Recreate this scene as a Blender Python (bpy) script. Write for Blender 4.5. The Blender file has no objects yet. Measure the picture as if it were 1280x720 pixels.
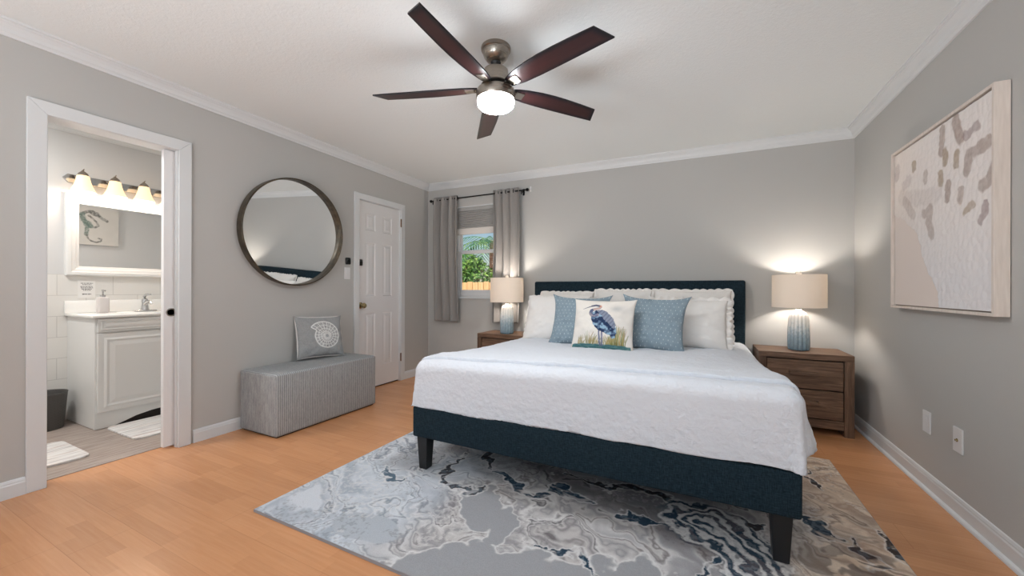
import bpy, bmesh, math, random
import numpy as np
from mathutils import Vector, Matrix
random.seed(7); RNG = np.random.RandomState(11)
S = bpy.context.scene
COL = S.collection
PI = math.pi
def R(a): return math.radians(a)

# ---------------------------------------------------------------- camera
CAMH = 1.08; YAW = 0.4579; FPX = 479.55; ROLL = -0.0028
cam_d = bpy.data.cameras.new('camera'); cam = bpy.data.objects.new('camera', cam_d); COL.objects.link(cam)
cam_d.sensor_width = 36; cam_d.sensor_fit = 'HORIZONTAL'; cam_d.lens = 36 * FPX / 1280
cam_d.shift_y = 1.47 / 1280; cam_d.clip_start = 0.05
_rt = Vector((math.cos(YAW), math.sin(YAW), 0)); _up = Vector((0, 0, 1)); _fw = Vector((-math.sin(YAW), math.cos(YAW), 0))
_rc, _rs = math.cos(ROLL), math.sin(ROLL)
_r2 = _rt * _rc - _up * _rs; _u2 = _rt * _rs + _up * _rc
cam.matrix_world = Matrix(((_r2.x, _u2.x, -_fw.x, 0), (_r2.y, _u2.y, -_fw.y, 0), (_r2.z, _u2.z, -_fw.z, CAMH), (0, 0, 0, 1)))
S.camera = cam

# ---------------------------------------------------------------- world, sun, added fill lights, exposure
S.view_settings.view_transform = 'Standard'; S.view_settings.look = 'None'
S.view_settings.gamma = 1.0; S.view_settings.use_curve_mapping = False
S.view_settings.exposure = 0.0
S.cycles.use_denoising = True
S.cycles.max_bounces = 10; S.cycles.diffuse_bounces = 6; S.cycles.glossy_bounces = 4; S.cycles.transmission_bounces = 6
S.cycles.sample_clamp_indirect = 6.0
W = bpy.data.worlds.new('world'); S.world = W; W.use_nodes = True
_n = W.node_tree.nodes; _l = W.node_tree.links
_sky = _n.new('ShaderNodeTexSky'); _sky.sky_type = 'NISHITA'; _sky.sun_disc = False
_sky.sun_elevation = R(48); _sky.sun_rotation = R(200); _sky.air_density = 1.2; _sky.dust_density = 0.3; _sky.ozone_density = 2.5
_l.new(_sky.outputs[0], _n['Background'].inputs[0]); _n['Background'].inputs[1].default_value = 0.11

def lamp(name, kind, loc, energy, color=(1, 1, 1), rot=(0, 0, 0), parent=None, **kw):
    d = bpy.data.lights.new(name, kind); d.energy = energy; d.color = color
    for k, v in kw.items(): setattr(d, k, v)
    o = bpy.data.objects.new(name, d); COL.objects.link(o); o.location = loc; o.rotation_euler = rot
    if parent: o.parent = parent
    return o
lamp('sun', 'SUN', (4, -6, 9), 7.0, (1, .95, .86), (R(42), 0, R(20)), angle=R(1))
lamp('added_rear_fill', 'AREA', (-0.9, -2.19, 1.45), 16, (.86, .93, 1), (R(90), 0, 0), shape='RECTANGLE', size=2.6, size_y=1.3)  # unseen fill lamp added behind the camera
# second unseen fill lamp, added and aimed upward to brighten the ceiling
lamp('added_ceiling_fill', 'AREA', (-0.9, -2.12, .75), 90, (.83, .92, 1), (R(148), 0, 0), shape='RECTANGLE', size=2.6, size_y=.5, spread=R(130))

# ---------------------------------------------------------------- room numbers
XL, XR, YB, YF = -3.184, 1.1076, 3.993, -2.2
XB = -4.68                       # far wall of the bathroom
WT = 0.116                       # inner wall thickness
def CZ(x, y): return 2.411 - 0.010 * x - 0.0045 * y     # the ceiling is very slightly out of level

# ---------------------------------------------------------------- mesh helpers
class MB:
    def __init__(s): s.bm = bmesh.new()
    def _xf(s, vs, M):
        if M is not None: bmesh.ops.transform(s.bm, matrix=M, verts=vs)
    def box(s, x0, x1, y0, y1, z0, z1, bev=0, seg=2, M=None):
        r = bmesh.ops.create_cube(s.bm, size=1)['verts']
        bmesh.ops.transform(s.bm, matrix=Matrix.Translation(((x0+x1)/2, (y0+y1)/2, (z0+z1)/2)) @ Matrix.Diagonal((x1-x0, y1-y0, z1-z0, 1)), verts=r)
        if bev:
            es = list({e for v in r for e in v.link_edges})
            g = bmesh.ops.bevel(s.bm, geom=es, offset=bev, segments=seg, profile=.5, affect='EDGES')
            r = list({v for f in g['faces'] for v in f.verts} | {v for v in r if v.is_valid})
        s._xf(r, M); return s
    def face(s, pts):
        vs = [s.bm.verts.new(p) for p in pts]; s.bm.faces.new(vs); return vs
    def prism(s, poly, axis, a, b, M=None, bev=0):
        # poly in the two other axes, extruded along axis from a to b
        def P(u, v, w):
            return {'x': (w, u, v), 'y': (u, w, v), 'z': (u, v, w)}[axis]
        A = [s.bm.verts.new(P(u, v, a)) for u, v in poly]; B = [s.bm.verts.new(P(u, v, b)) for u, v in poly]
        fs = [s.bm.faces.new(A), s.bm.faces.new(B[::-1])]
        n = len(poly)
        for i in range(n): fs.append(s.bm.faces.new((A[i], B[i], B[(i+1) % n], A[(i+1) % n])))
        bmesh.ops.recalc_face_normals(s.bm, faces=fs)
        vs = A + B
        if bev:
            es = list({e for v in vs for e in v.link_edges})
            g = bmesh.ops.bevel(s.bm, geom=es, offset=bev, segments=2, profile=.5, affect='EDGES')
            vs = list({v for f in g['faces'] for v in f.verts} | {v for v in vs if v.is_valid})
        s._xf(vs, M); return s
    def lathe(s, prof, n=48, M=None, rfun=None, cap=True):
        rings = []
        for k, (r, z) in enumerate(prof):
            ring = []
            for i in range(n):
                a = 2*PI*i/n; rr = r if rfun is None else rfun(r, z, a)
                ring.append(s.bm.verts.new((rr*math.cos(a), rr*math.sin(a), z)))
            rings.append(ring)
        for A, B in zip(rings, rings[1:]):
            for i in range(n): s.bm.faces.new((A[i], A[(i+1) % n], B[(i+1) % n], B[i]))
        if cap:
            s.bm.faces.new(rings[0][::-1]); s.bm.faces.new(rings[-1])
        s._xf([v for r_ in rings for v in r_], M); return s
    def tube(s, pts, r, n=10, M=None, rs=None):
        pts = [Vector(p) for p in pts]; rings = []
        for i, p in enumerate(pts):
            t = (pts[min(i+1, len(pts)-1)] - pts[max(i-1, 0)]).normalized()
            a = Vector((0, 0, 1)) if abs(t.z) < .9 else Vector((1, 0, 0))
            u = t.cross(a).normalized(); v = t.cross(u).normalized(); rr = rs[i] if rs else r
            rings.append([s.bm.verts.new(p + (u*math.cos(2*PI*k/n) + v*math.sin(2*PI*k/n))*rr) for k in range(n)])
        fs = []
        for A, B in zip(rings, rings[1:]):
            for i in range(n): fs.append(s.bm.faces.new((A[i], A[(i+1) % n], B[(i+1) % n], B[i])))
        fs.append(s.bm.faces.new(rings[0])); fs.append(s.bm.faces.new(rings[-1][::-1]))
        bmesh.ops.recalc_face_normals(s.bm, faces=fs)
        s._xf([v for r_ in rings for v in r_], M); return s
    def build(s, name, mat, parent=None, smooth=False, label=None, kind=None, angle=35):
        me = bpy.data.meshes.new(name); s.bm.normal_update(); s.bm.to_mesh(me); s.bm.free()
        o = bpy.data.objects.new(name, me); COL.objects.link(o)
        if mat: me.materials.append(mat)
        if parent: o.parent = parent
        if smooth:
            for p in me.polygons: p.use_smooth = True
            try: me.set_sharp_from_angle(angle=R(angle))
            except Exception: pass
        if label: o['label'] = label
        if kind: o['kind'] = kind
        return o
def grid_obj(name, P, mat, parent=None, cols=None, closed_u=False, label=None, smooth=True, thick=0):
    """P: (nu, nv, 3) array of points -> one sheet."""
    nu, nv = P.shape[:2]
    idx = np.arange(nu*nv).reshape(nu, nv)
    if closed_u: a = idx; b = np.roll(idx, -1, 0); q = np.stack([a[:, :-1], b[:, :-1], b[:, 1:], a[:, 1:]], -1).reshape(-1, 4)
    else: q = np.stack([idx[:-1, :-1], idx[1:, :-1], idx[1:, 1:], idx[:-1, 1:]], -1).reshape(-1, 4)
    me = bpy.data.meshes.new(name)
    me.from_pydata(P.reshape(-1, 3).tolist(), [], q.tolist())
    if cols is not None: put_cols(me, cols.reshape(-1, 3))
    o = bpy.data.objects.new(name, me); COL.objects.link(o)
    me.materials.append(mat)
    if parent: o.parent = parent
    if label: o['label'] = label
    if smooth: me.polygons.foreach_set('use_smooth', [True]*len(me.polygons))
    if thick:
        m = o.modifiers.new('thickness', 'SOLIDIFY'); m.thickness = thick; m.offset = 0
    return o
def put_cols(me, c, name='Col'):
    at = me.color_attributes.new(name, 'FLOAT_COLOR', 'POINT')
    a = np.ones((len(c), 4), dtype=np.float32); a[:, :3] = c
    at.data.foreach_set('color', a.ravel())
def thing(name, label, cat, loc=(0, 0, 0), rot=(0, 0, 0), group=None):
    o = bpy.data.objects.new(name, None); COL.objects.link(o); o.empty_display_size = .1
    o.location = loc; o.rotation_euler = rot; o['label'] = label; o['category'] = cat
    if group: o['group'] = group
    return o
def tag(o, label, cat, group=None):
    o['label'] = label; o['category'] = cat
    if group: o['group'] = group
    return o
def copy_tree(o, parent=None):
    c = o.copy(); COL.objects.link(c)
    if parent: c.parent = parent
    for ch in [x for x in COL.objects if x.parent == o]: copy_tree(ch, c)
    return c

# numpy helpers
def sst(a, b, x):
    t = np.clip((x-a)/(b-a), 0, 1); return t*t*(3-2*t)
_LAT = RNG.rand(256, 256)
def vnoise(x, y):
    xi = np.floor(x).astype(int); yi = np.floor(y).astype(int); fx = x-xi; fy = y-yi
    fx = fx*fx*fx*(fx*(fx*6-15)+10); fy = fy*fy*fy*(fy*(fy*6-15)+10)
    g = lambda i, j: _LAT[i % 256, j % 256]
    return (g(xi, yi)*(1-fx)+g(xi+1, yi)*fx)*(1-fy)+(g(xi, yi+1)*(1-fx)+g(xi+1, yi+1)*fx)*fy
def fbm(x, y, o=4):
    r = 0; a = .5; n = 0
    for k in range(o): r = r+a*vnoise(x*2**k+17.3*k, y*2**k+5.1*k); n += a; a *= .5
    return r/n
def srgb(r, g, b):
    f = lambda c: (c/255/12.92) if c/255 <= .04045 else ((c/255+.055)/1.055)**2.4
    return (f(r), f(g), f(b))
def d_line(U, V, pts):
    """distance to polyline and the fraction along it"""
    best = np.full(U.shape, 1e9); frac = np.zeros(U.shape); n = len(pts)-1
    if n == 0: return np.hypot(U-pts[0][0], V-pts[0][1]), frac
    for i in range(n):
        a = np.array(pts[i]); b = np.array(pts[i+1]); d = b-a; L = max(d@d, 1e-12)
        t = np.clip(((U-a[0])*d[0]+(V-a[1])*d[1])/L, 0, 1)
        dd = np.hypot(U-a[0]-t*d[0], V-a[1]-t*d[1]); m = dd < best
        best[m] = dd[m]; frac[m] = (i+t[m])/n
    return best, frac
def in_poly(U, V, pts):
    r = np.zeros(U.shape, bool); n = len(pts)
    for i in range(n):
        (x0, y0), (x1, y1) = pts[i], pts[(i+1) % n]
        if y0 == y1: continue
        c = ((V >= y0) != (V >= y1)) & (U < (x1-x0)*(V-y0)/(y1-y0)+x0); r ^= c
    return r
def mixc(C, m, col):
    m = m[..., None]; C[:] = C*(1-m)+np.array(col)*m

# ---------------------------------------------------------------- materials
def mat(name, col=(.8, .8, .8), rough=.6, metal=0, spec=.5, **kw):
    m = bpy.data.materials.new(name); m.use_nodes = True
    b = m.node_tree.nodes['Principled BSDF']
    b.inputs['Base Color'].default_value = (*col, 1); b.inputs['Roughness'].default_value = rough
    b.inputs['Metallic'].default_value = metal; b.inputs['Specular IOR Level'].default_value = spec
    for k, v in kw.items():
        b.inputs[k].default_value = v
    return m
def nd(m, t, **kw):
    n = m.node_tree.nodes.new(t)
    for k, v in kw.items():
        if k in n.inputs: n.inputs[k].default_value = v
        else: setattr(n, k, v)
    return n
def lk(m, a, b): m.node_tree.links.new(a, b)
def bsdf(m): return m.node_tree.nodes['Principled BSDF']
def coords(m, scale=(1, 1, 1), kind='Object', rot=(0, 0, 0)):
    tc = nd(m, 'ShaderNodeTexCoord'); mp = nd(m, 'ShaderNodeMapping'); mp.inputs['Scale'].default_value = scale
    mp.inputs['Rotation'].default_value = rot
    lk(m, tc.outputs[kind], mp.inputs[0]); return mp.outputs[0]
def ramp(m, fac, stops):
    r = nd(m, 'ShaderNodeValToRGB'); e = r.color_ramp.elements
    while len(e) < len(stops): e.new(.5)
    for x, (p, c) in zip(e, stops): x.position = p; x.color = (*c, 1)
    lk(m, fac, r.inputs[0]); return r.outputs[0]
def bump(m, h, strength=.3, dist=.01, prev=None):
    b = nd(m, 'ShaderNodeBump'); b.inputs['Strength'].default_value = strength; b.inputs['Distance'].default_value = dist
    lk(m, h, b.inputs['Height'])
    if prev: lk(m, prev, b.inputs['Normal'])
    lk(m, b.outputs[0], bsdf(m).inputs['Normal']); return b.outputs[0]
def noise(m, co, scale, detail=3, rough=.5, dist=0):
    n = nd(m, 'ShaderNodeTexNoise'); n.inputs['Scale'].default_value = scale; n.inputs['Detail'].default_value = detail
    n.inputs['Roughness'].default_value = rough; n.inputs['Distortion'].default_value = dist
    lk(m, co, n.inputs['Vector']); return n
def mixrgb(m, fac, a, b, mode='MIX'):
    x = nd(m, 'ShaderNodeMix', data_type='RGBA', blend_type=mode)
    for v, i in ((fac, 0), (a, 6), (b, 7)):
        if hasattr(v, 'is_linked'): lk(m, v, x.inputs[i])
        elif i == 0: x.inputs[0].default_value = v
        else: x.inputs[i].default_value = (*v, 1)
    return x.outputs[2]
def math_(m, op, a, b=0, c=None):
    x = nd(m, 'ShaderNodeMath', operation=op)
    for i, v in enumerate((a, b) if c is None else (a, b, c)):
        if hasattr(v, 'is_linked'): lk(m, v, x.inputs[i])
        else: x.inputs[i].default_value = v
    return x.outputs[0]
def sep(m, co):
    s = nd(m, 'ShaderNodeSeparateXYZ'); lk(m, co, s.inputs[0]); return s.outputs

def wall_paint(name, col):
    m = mat(name, col, .75, spec=.25); co = coords(m)
    bump(m, noise(m, co, 180, 2).outputs[0], .12, .002); return m
M_wall = wall_paint('grey_wall_paint', srgb(186, 185, 182))
M_bathwall = wall_paint('bathroom_wall_paint', srgb(206, 206, 206))
M_ceil = mat('textured_ceiling', srgb(232, 236, 236), .9, spec=.1)
_co = coords(M_ceil); _v = noise(M_ceil, _co, 55, 4, .65, .6)
bump(M_ceil, _v.outputs[0], .32, .008)
M_trim = mat('white_trim_paint', srgb(216, 218, 219), .4)
M_white = mat('white_door_paint', srgb(226, 225, 225), .42)
M_gloss_white = mat('white_vanity_paint', srgb(224, 224, 222), .35)

# laminate floor: boards run along x, each printed with short staves
M_floor = mat('orange_maple_laminate', (.5, .3, .15), .3, spec=.5)
def build_floor_mat(m):
    co = coords(m); x, y, z = sep(m, co)
    bw = .066
    row = math_(m, 'FLOOR', math_(m, 'DIVIDE', y, bw))
    wn = nd(m, 'ShaderNodeTexWhiteNoise', noise_dimensions='1D'); lk(m, row, wn.inputs['W'])
    xo = math_(m, 'ADD', x, math_(m, 'MULTIPLY', wn.outputs[0], 3.1))
    st = math_(m, 'FLOOR', math_(m, 'DIVIDE', xo, .42))
    cb = nd(m, 'ShaderNodeCombineXYZ'); lk(m, row, cb.inputs[0]); lk(m, st, cb.inputs[1])
    w2 = nd(m, 'ShaderNodeTexWhiteNoise', noise_dimensions='2D'); lk(m, cb.outputs[0], w2.inputs['Vector'])
    stave = w2.outputs[0]
    gc = nd(m, 'ShaderNodeMapping'); gc.inputs['Scale'].default_value = (1.6, 34, 1); lk(m, co, gc.inputs[0])
    gr = noise(m, gc.outputs[0], 2.2, 5, .6, .4)
    base = ramp(m, gr.outputs[0], [(.2, srgb(200, 141, 97)), (.5, srgb(206, 149, 105)), (.8, srgb(212, 157, 114))])
    tint = ramp(m, stave, [(0, (.92, .89, .86)), (1, (1.04, 1.03, 1.02))])
    c = mixrgb(m, 1, base, tint, 'MULTIPLY')
    # board seams every three staves, and board ends
    bf = math_(m, 'FRACT', math_(m, 'DIVIDE', y, bw*3)); edge = math_(m, 'LESS_THAN', bf, .012)
    br = math_(m, 'FLOOR', math_(m, 'DIVIDE', y, bw*3))
    w3 = nd(m, 'ShaderNodeTexWhiteNoise', noise_dimensions='1D'); lk(m, br, w3.inputs['W'])
    ef = math_(m, 'FRACT', math_(m, 'DIVIDE', math_(m, 'ADD', x, math_(m, 'MULTIPLY', w3.outputs[0], 1.28)), 1.28))
    edge2 = math_(m, 'LESS_THAN', ef, .0025)
    e = math_(m, 'MAXIMUM', edge, edge2)
    c2 = mixrgb(m, math_(m, 'MULTIPLY', e, .2), c, srgb(120, 70, 38))
    lk(m, c2, bsdf(m).inputs['Base Color'])
    rr = math_(m, 'MULTIPLY_ADD', gr.outputs[0], .08, .21); lk(m, rr, bsdf(m).inputs['Roughness'])
build_floor_mat(M_floor)
M_bfloor = mat('grey_wood_look_vinyl', (.5, .45, .42), .5)
_co = coords(M_bfloor, (30, 2.6, 1)); _g = noise(M_bfloor, _co, 2, 5, .65, .5)
lk(M_bfloor, ramp(M_bfloor, _g.outputs[0], [(.3, srgb(132, 118, 110)), (.5, srgb(162, 148, 139)), (.72, srgb(184, 172, 165))]), bsdf(M_bfloor).inputs['Base Color'])

def brick_tile_mat():
    m = mat('white_wall_tile', srgb(222, 220, 216), .4)
    b = nd(m, 'ShaderNodeTexBrick'); b.offset = .5
    b.inputs['Color1'].default_value = (*srgb(224, 222, 218), 1); b.inputs['Color2'].default_value = (*srgb(220, 218, 214), 1)
    b.inputs['Mortar'].default_value = (*srgb(196, 194, 190), 1); b.inputs['Scale'].default_value = 1
    b.inputs['Mortar Size'].default_value = .0022; b.inputs['Brick Width'].default_value = .33; b.inputs['Row Height'].default_value = .17
    tc = nd(m, 'ShaderNodeTexCoord'); x, y, z = sep(m, tc.outputs['Object']); cb = nd(m, 'ShaderNodeCombineXYZ')
    lk(m, y, cb.inputs[0]); lk(m, z, cb.inputs[1]); lk(m, cb.outputs[0], b.inputs['Vector'])
    lk(m, b.outputs[0], bsdf(m).inputs['Base Color']); return m
M_tile = brick_tile_mat()

def fabric(name, c1, c2, scale=(600, 600, 600), rough=.9, bs=.25, sheen=0.0, slub=None):
    m = mat(name, c1, rough, spec=.15); co = coords(m, scale)
    n = noise(m, co, 1, 2, .6)
    col = ramp(m, n.outputs[0], [(.3, c1), (.7, c2)])
    lk(m, col, bsdf(m).inputs['Base Color']); bump(m, n.outputs[0], bs, .002)
    bsdf(m).inputs['Sheen Weight'].default_value = sheen; return m
M_navy = mat('navy_linen', srgb(22, 38, 52), .85, spec=.2)
def weave(m, c1, c2, sx=(260, 40, 40), sz=(40, 40, 260), bs=.25):
    a = noise(m, coords(m, sx), 1, 3, .6); b = noise(m, coords(m, sz), 1, 3, .6)
    f = math_(m, 'MULTIPLY', math_(m, 'ADD', a.outputs[0], b.outputs[0]), .5)
    lk(m, ramp(m, f, [(.38, c1), (.62, c2)]), bsdf(m).inputs['Base Color']); bump(m, f, bs, .002)
weave(M_navy, srgb(10, 26, 34), srgb(36, 54, 64))
M_leg = mat('black_wood', srgb(18, 18, 20), .4)
M_coverlet = mat('white_coverlet', srgb(219, 223, 230), .9, spec=.1, **{'Sheen Weight': .1})
_co = coords(M_coverlet); _a = noise(M_coverlet, _co, 38, 4, .6, 1.2); _b = noise(M_coverlet, _co, 7, 3, .5)
_c = nd(M_coverlet, 'ShaderNodeTexVoronoi'); _c.inputs['Scale'].default_value = 46; lk(M_coverlet, _co, _c.inputs['Vector'])
_h = math_(M_coverlet, 'ADD', math_(M_coverlet, 'MULTIPLY', _a.outputs[0], 1.0), math_(M_coverlet, 'MULTIPLY', _c.outputs[0], .5))
_bb = bump(M_coverlet, _h, .7, .007); bump(M_coverlet, _b.outputs[0], .35, .03, _bb)
M_sham = mat('white_linen_sham', srgb(232, 228, 224), .9, spec=.1)
_co = coords(M_sham); _bb = bump(M_sham, noise(M_sham, _co, 320, 2).outputs[0], .2, .002)
bump(M_sham, noise(M_sham, _co, 9, 3, .5, .5).outputs[0], .35, .02, _bb)
M_pile = mat('attribute_cloth', (.5, .5, .5), .9, spec=.1)
_at = nd(M_pile, 'ShaderNodeAttribute', attribute_name='Col'); lk(M_pile, _at.outputs[0], bsdf(M_pile).inputs['Base Color'])
_co = coords(M_pile); _bb = bump(M_pile, noise(M_pile, _co, 420, 2).outputs[0], .25, .002)
bump(M_pile, noise(M_pile, _co, 10, 3, .5, .5).outputs[0], .3, .015, _bb)
M_canvas = mat('painted_canvas', (.7, .7, .7), .7, spec=.2)
_at = nd(M_canvas, 'ShaderNodeAttribute', attribute_name='Col'); lk(M_canvas, _at.outputs[0], bsdf(M_canvas).inputs['Base Color'])
M_blush = mat('blush_wood_frame', srgb(226, 205, 192), .5)
_co = coords(M_blush, (30, 30, 3)); lk(M_blush, ramp(M_blush, noise(M_blush, _co, 3, 3).outputs[0], [(.3, srgb(214, 202, 192)), (.7, srgb(228, 217, 208))]), bsdf(M_blush).inputs['Base Color'])
M_curtain = mat('grey_curtain', srgb(158, 155, 151), .85, spec=.15, **{'Sheen Weight': .15})
weave(M_curtain, srgb(140, 136, 133), srgb(152, 149, 146), (700, 200, 120), (120, 200, 700), .08)
M_shade_fab = mat('cellular_shade_fabric', srgb(170, 169, 167), .85, spec=.1)
M_shade_rail = mat('shade_rail', srgb(222, 216, 210), .5)
M_black = mat('black_metal', srgb(22, 22, 23), .35, .6)
M_blackp = mat('black_plastic', srgb(16, 16, 17), .4)
M_nickel = mat('brushed_nickel', srgb(160, 152, 142), .22, 1.0)
_co = coords(M_nickel, (3, 3, 260)); lk(M_nickel, math_(M_nickel, 'MULTIPLY_ADD', noise(M_nickel, _co, 1, 2).outputs[0], .2, .2), bsdf(M_nickel).inputs['Roughness'])
M_chrome = mat('chrome', srgb(205, 205, 205), .12, 1.0)
M_brass = mat('satin_brass_hardware', srgb(176, 160, 120), .25, 1.0)
M_hinge = mat('dark_bronze_hinge', srgb(120, 96, 78), .4, .8)
M_bronze = mat('bronze_mirror_rim', srgb(112, 100, 84), .4, .75)
_co = coords(M_bronze, (1, 1, 1)); lk(M_bronze, ramp(M_bronze, noise(M_bronze, _co, 14, 3).outputs[0], [(.35, srgb(70, 63, 55)), (.7, srgb(104, 94, 78))]), bsdf(M_bronze).inputs['Base Color'])
M_mirror = mat('mirror_glass', (.93, .94, .94), .0, 1.0)
M_glass = bpy.data.materials.new('window_glass'); M_glass.use_nodes = True
_t = M_glass.node_tree; _t.nodes.remove(_t.nodes['Principled BSDF'])
_tr = _t.nodes.new('ShaderNodeBsdfTransparent'); _gl = _t.nodes.new('ShaderNodeBsdfGlossy'); _gl.inputs['Roughness'].default_value = .01
_mx = _t.nodes.new('ShaderNodeMixShader'); _mx.inputs[0].default_value = .05
_t.links.new(_tr.outputs[0], _mx.inputs[1]); _t.links.new(_gl.outputs[0], _mx.inputs[2]); _t.links.new(_mx.outputs[0], _t.nodes['Material Output'].inputs[0])

def wood(name, a, b, c, scale=(4, 60, 60), rough=.5):
    m = mat(name, b, rough); co = coords(m, scale); n = noise(m, co, 1.2, 6, .68, .6)
    n2 = noise(m, coords(m, tuple(s*.25 for s in scale)), 1, 3, .5)
    f = math_(m, 'ADD', math_(m, 'MULTIPLY', n.outputs[0], .7), math_(m, 'MULTIPLY', n2.outputs[0], .3))
    lk(m, ramp(m, f, [(.32, a), (.5, b), (.68, c)]), bsdf(m).inputs['Base Color']); bump(m, n.outputs[0], .15, .002); return m
M_walnut = wood('weathered_brown_wood', srgb(60, 42, 30), srgb(104, 78, 60), srgb(148, 116, 92))
M_walnut_v = wood('weathered_brown_wood_upright', srgb(60, 42, 30), srgb(104, 78, 60), srgb(148, 116, 92), (60, 60, 4))
M_gap_shade = mat('painted_gap_shade', srgb(28, 20, 16), .8)  # near-black colour painted in for the shade in gaps and recesses

def shade_mat(name, col, tr=.5):
    m = bpy.data.materials.new(name); m.use_nodes = True; t = m.node_tree; t.nodes.remove(t.nodes['Principled BSDF'])
    d = t.nodes.new('ShaderNodeBsdfDiffuse'); d.inputs[0].default_value = (*col, 1)
    r = t.nodes.new('ShaderNodeBsdfTranslucent'); r.inputs[0].default_value = (*col, 1)
    x = t.nodes.new('ShaderNodeMixShader'); x.inputs[0].default_value = tr
    t.links.new(d.outputs[0], x.inputs[1]); t.links.new(r.outputs[0], x.inputs[2]); t.links.new(x.outputs[0], t.nodes['Material Output'].inputs[0])
    return m
M_lshade = shade_mat('linen_lamp_shade', srgb(236, 228, 218), .19)
M_bowl = mat('lit_frosted_glass_bowl', srgb(250, 242, 230), .4, **{'Emission Color': (.94, .97, 1, 1), 'Emission Strength': 122})
M_bell = mat('lit_alabaster_glass_bell', srgb(236, 200, 158), .4, **{'Emission Color': (1, .76, .50, 1), 'Emission Strength': .95})
# ribbed ceramic base: white glaze at the shoulder running down into blue
M_ceramic = mat('blue_white_ceramic', srgb(150, 180, 200), .35)
_tc = nd(M_ceramic, 'ShaderNodeTexCoord'); _z = sep(M_ceramic, _tc.outputs['Object'])[2]
_nz = noise(M_ceramic, coords(M_ceramic, (60, 60, 40)), 1, 4, .7)
_f = math_(M_ceramic, 'ADD', math_(M_ceramic, 'DIVIDE', _z, .29), math_(M_ceramic, 'MULTIPLY', math_(M_ceramic, 'SUBTRACT', _nz.outputs[0], .5), .75))
_crest = nd(M_ceramic, 'ShaderNodeAttribute', attribute_name='Col')
_c1 = ramp(M_ceramic, _f, [(.0, srgb(126, 148, 162)), (.38, srgb(160, 180, 190)), (.60, srgb(214, 221, 221)), (.76, srgb(240, 240, 236))])
lk(M_ceramic, mixrgb(M_ceramic, 1, _c1, _crest.outputs[0], 'MULTIPLY'), bsdf(M_ceramic).inputs['Base Color'])
M_finial = mat('white_finial', srgb(235, 228, 218), .4)

# ---------------------------------------------------------------- the room shell
def structure(o): o['kind'] = 'structure'; return o
def wall_box(name, boxes, m):
    b = MB()
    for q in boxes: b.box(*q)
    return structure(b.build(name, m))
HT = 2.56
DO0, DO1, DOZ = .745, 1.335, 2.02      # bathroom doorway
CO0, CO1, COZ = 2.862, 3.478, 2.012     # closet doorway
wall_box('wall_left', [(XL-WT, XL, YF, DO0, 0, HT), (XL-WT, XL, DO0, DO1, DOZ, HT), (XL-WT, XL, DO1, CO0, 0, HT),
    (XL-WT, XL, CO0, CO1, COZ, HT), (XL-WT, XL, CO1, YB, 0, HT), (XL-WT, XL-WT+.02, CO0, CO1, 0, COZ)], M_wall)
WX0, WX1, WZ0, WZ1 = -2.80, -1.98, .985, 2.10
wall_box('wall_back', [(XL-WT, WX0, YB, YB+.15, 0, HT), (WX0, WX1, YB, YB+.15, 0, WZ0), (WX0, WX1, YB, YB+.15, WZ1, HT), (WX1, XR+.12, YB, YB+.15, 0, HT)], M_wall)
wall_box('wall_right', [(XR, XR+.12, YF, YB, 0, HT)], M_wall)
wall_box('wall_front', [(XL-WT, -2.25, YF-.15, YF, 0, HT), (-2.25, .45, YF-.15, YF, 0, .45), (-2.25, .45, YF-.15, YF, 2.15, HT), (.45, XR+.12, YF-.15, YF, 0, HT)], M_wall)
b = MB(); b.box(-2.25, .45, YF-.09, YF-.05, .45, .50); b.box(-2.25, .45, YF-.09, YF-.05, 2.10, 2.15)
for x in (-2.25, -.925, .40): b.box(x, x+.05, YF-.09, YF-.05, .50, 2.10)
structure(b.build('added_fill_window', M_trim))  # unseen window, added behind the camera to go with the fill lamps
b = MB(); b.box(XL-.115, XR+.12, YF-.15, YB+.15, -.05, 0); fl = structure(b.build('floor', M_floor))
# slightly tilted ceiling slab
b = MB()
x0, x1, y0, y1 = XL-.06, XR+.06, YF-.05, YB+.06
lo = [b.bm.verts.new((x, y, CZ(x, y))) for x, y in ((x0, y0), (x1, y0), (x1, y1), (x0, y1))]
hi = [b.bm.verts.new((x, y, 2.60)) for x, y in ((x0, y0), (x1, y0), (x1, y1), (x0, y1))]
fs = [b.bm.faces.new(lo), b.bm.faces.new(hi)] + [b.bm.faces.new((lo[i], lo[(i+1) % 4], hi[(i+1) % 4], hi[i])) for i in range(4)]
bmesh.ops.recalc_face_normals(b.bm, faces=fs); structure(b.build('ceiling', M_ceil))

# crown moulding with mitred corners
CP = [(0, -.078), (.009, -.078), (.011, -.070), (.017, -.062), (.020, -.060), (.026, -.042), (.038, -.026), (.048, -.019), (.050, -.014), (.058, -.013), (.060, -.008), (.060, 0), (0, 0)]
def crown(name, ends, zf):
    b = MB(); A = []; B = []
    for o_, d_ in CP:
        p, q = ends(o_); A.append(b.bm.verts.new((p[0], p[1], zf(*p)+d_))); B.append(b.bm.verts.new((q[0], q[1], zf(*q)+d_)))
    n = len(CP); fs = [b.bm.faces.new((A[i], A[(i+1) % n], B[(i+1) % n], B[i])) for i in range(n)]
    fs += [b.bm.faces.new(A), b.bm.faces.new(B[::-1])]
    bmesh.ops.recalc_face_normals(b.bm, faces=fs); return structure(b.build(name, M_trim))
crown('trim_1', lambda o: ((XL+o, YF), (XL+o, YB-o)), CZ)
crown('trim_2', lambda o: ((XL+o, YB-o), (XR-o, YB-o)), CZ)
crown('trim_3', lambda o: ((XR-o, YF), (XR-o, YB-o)), CZ)

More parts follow.
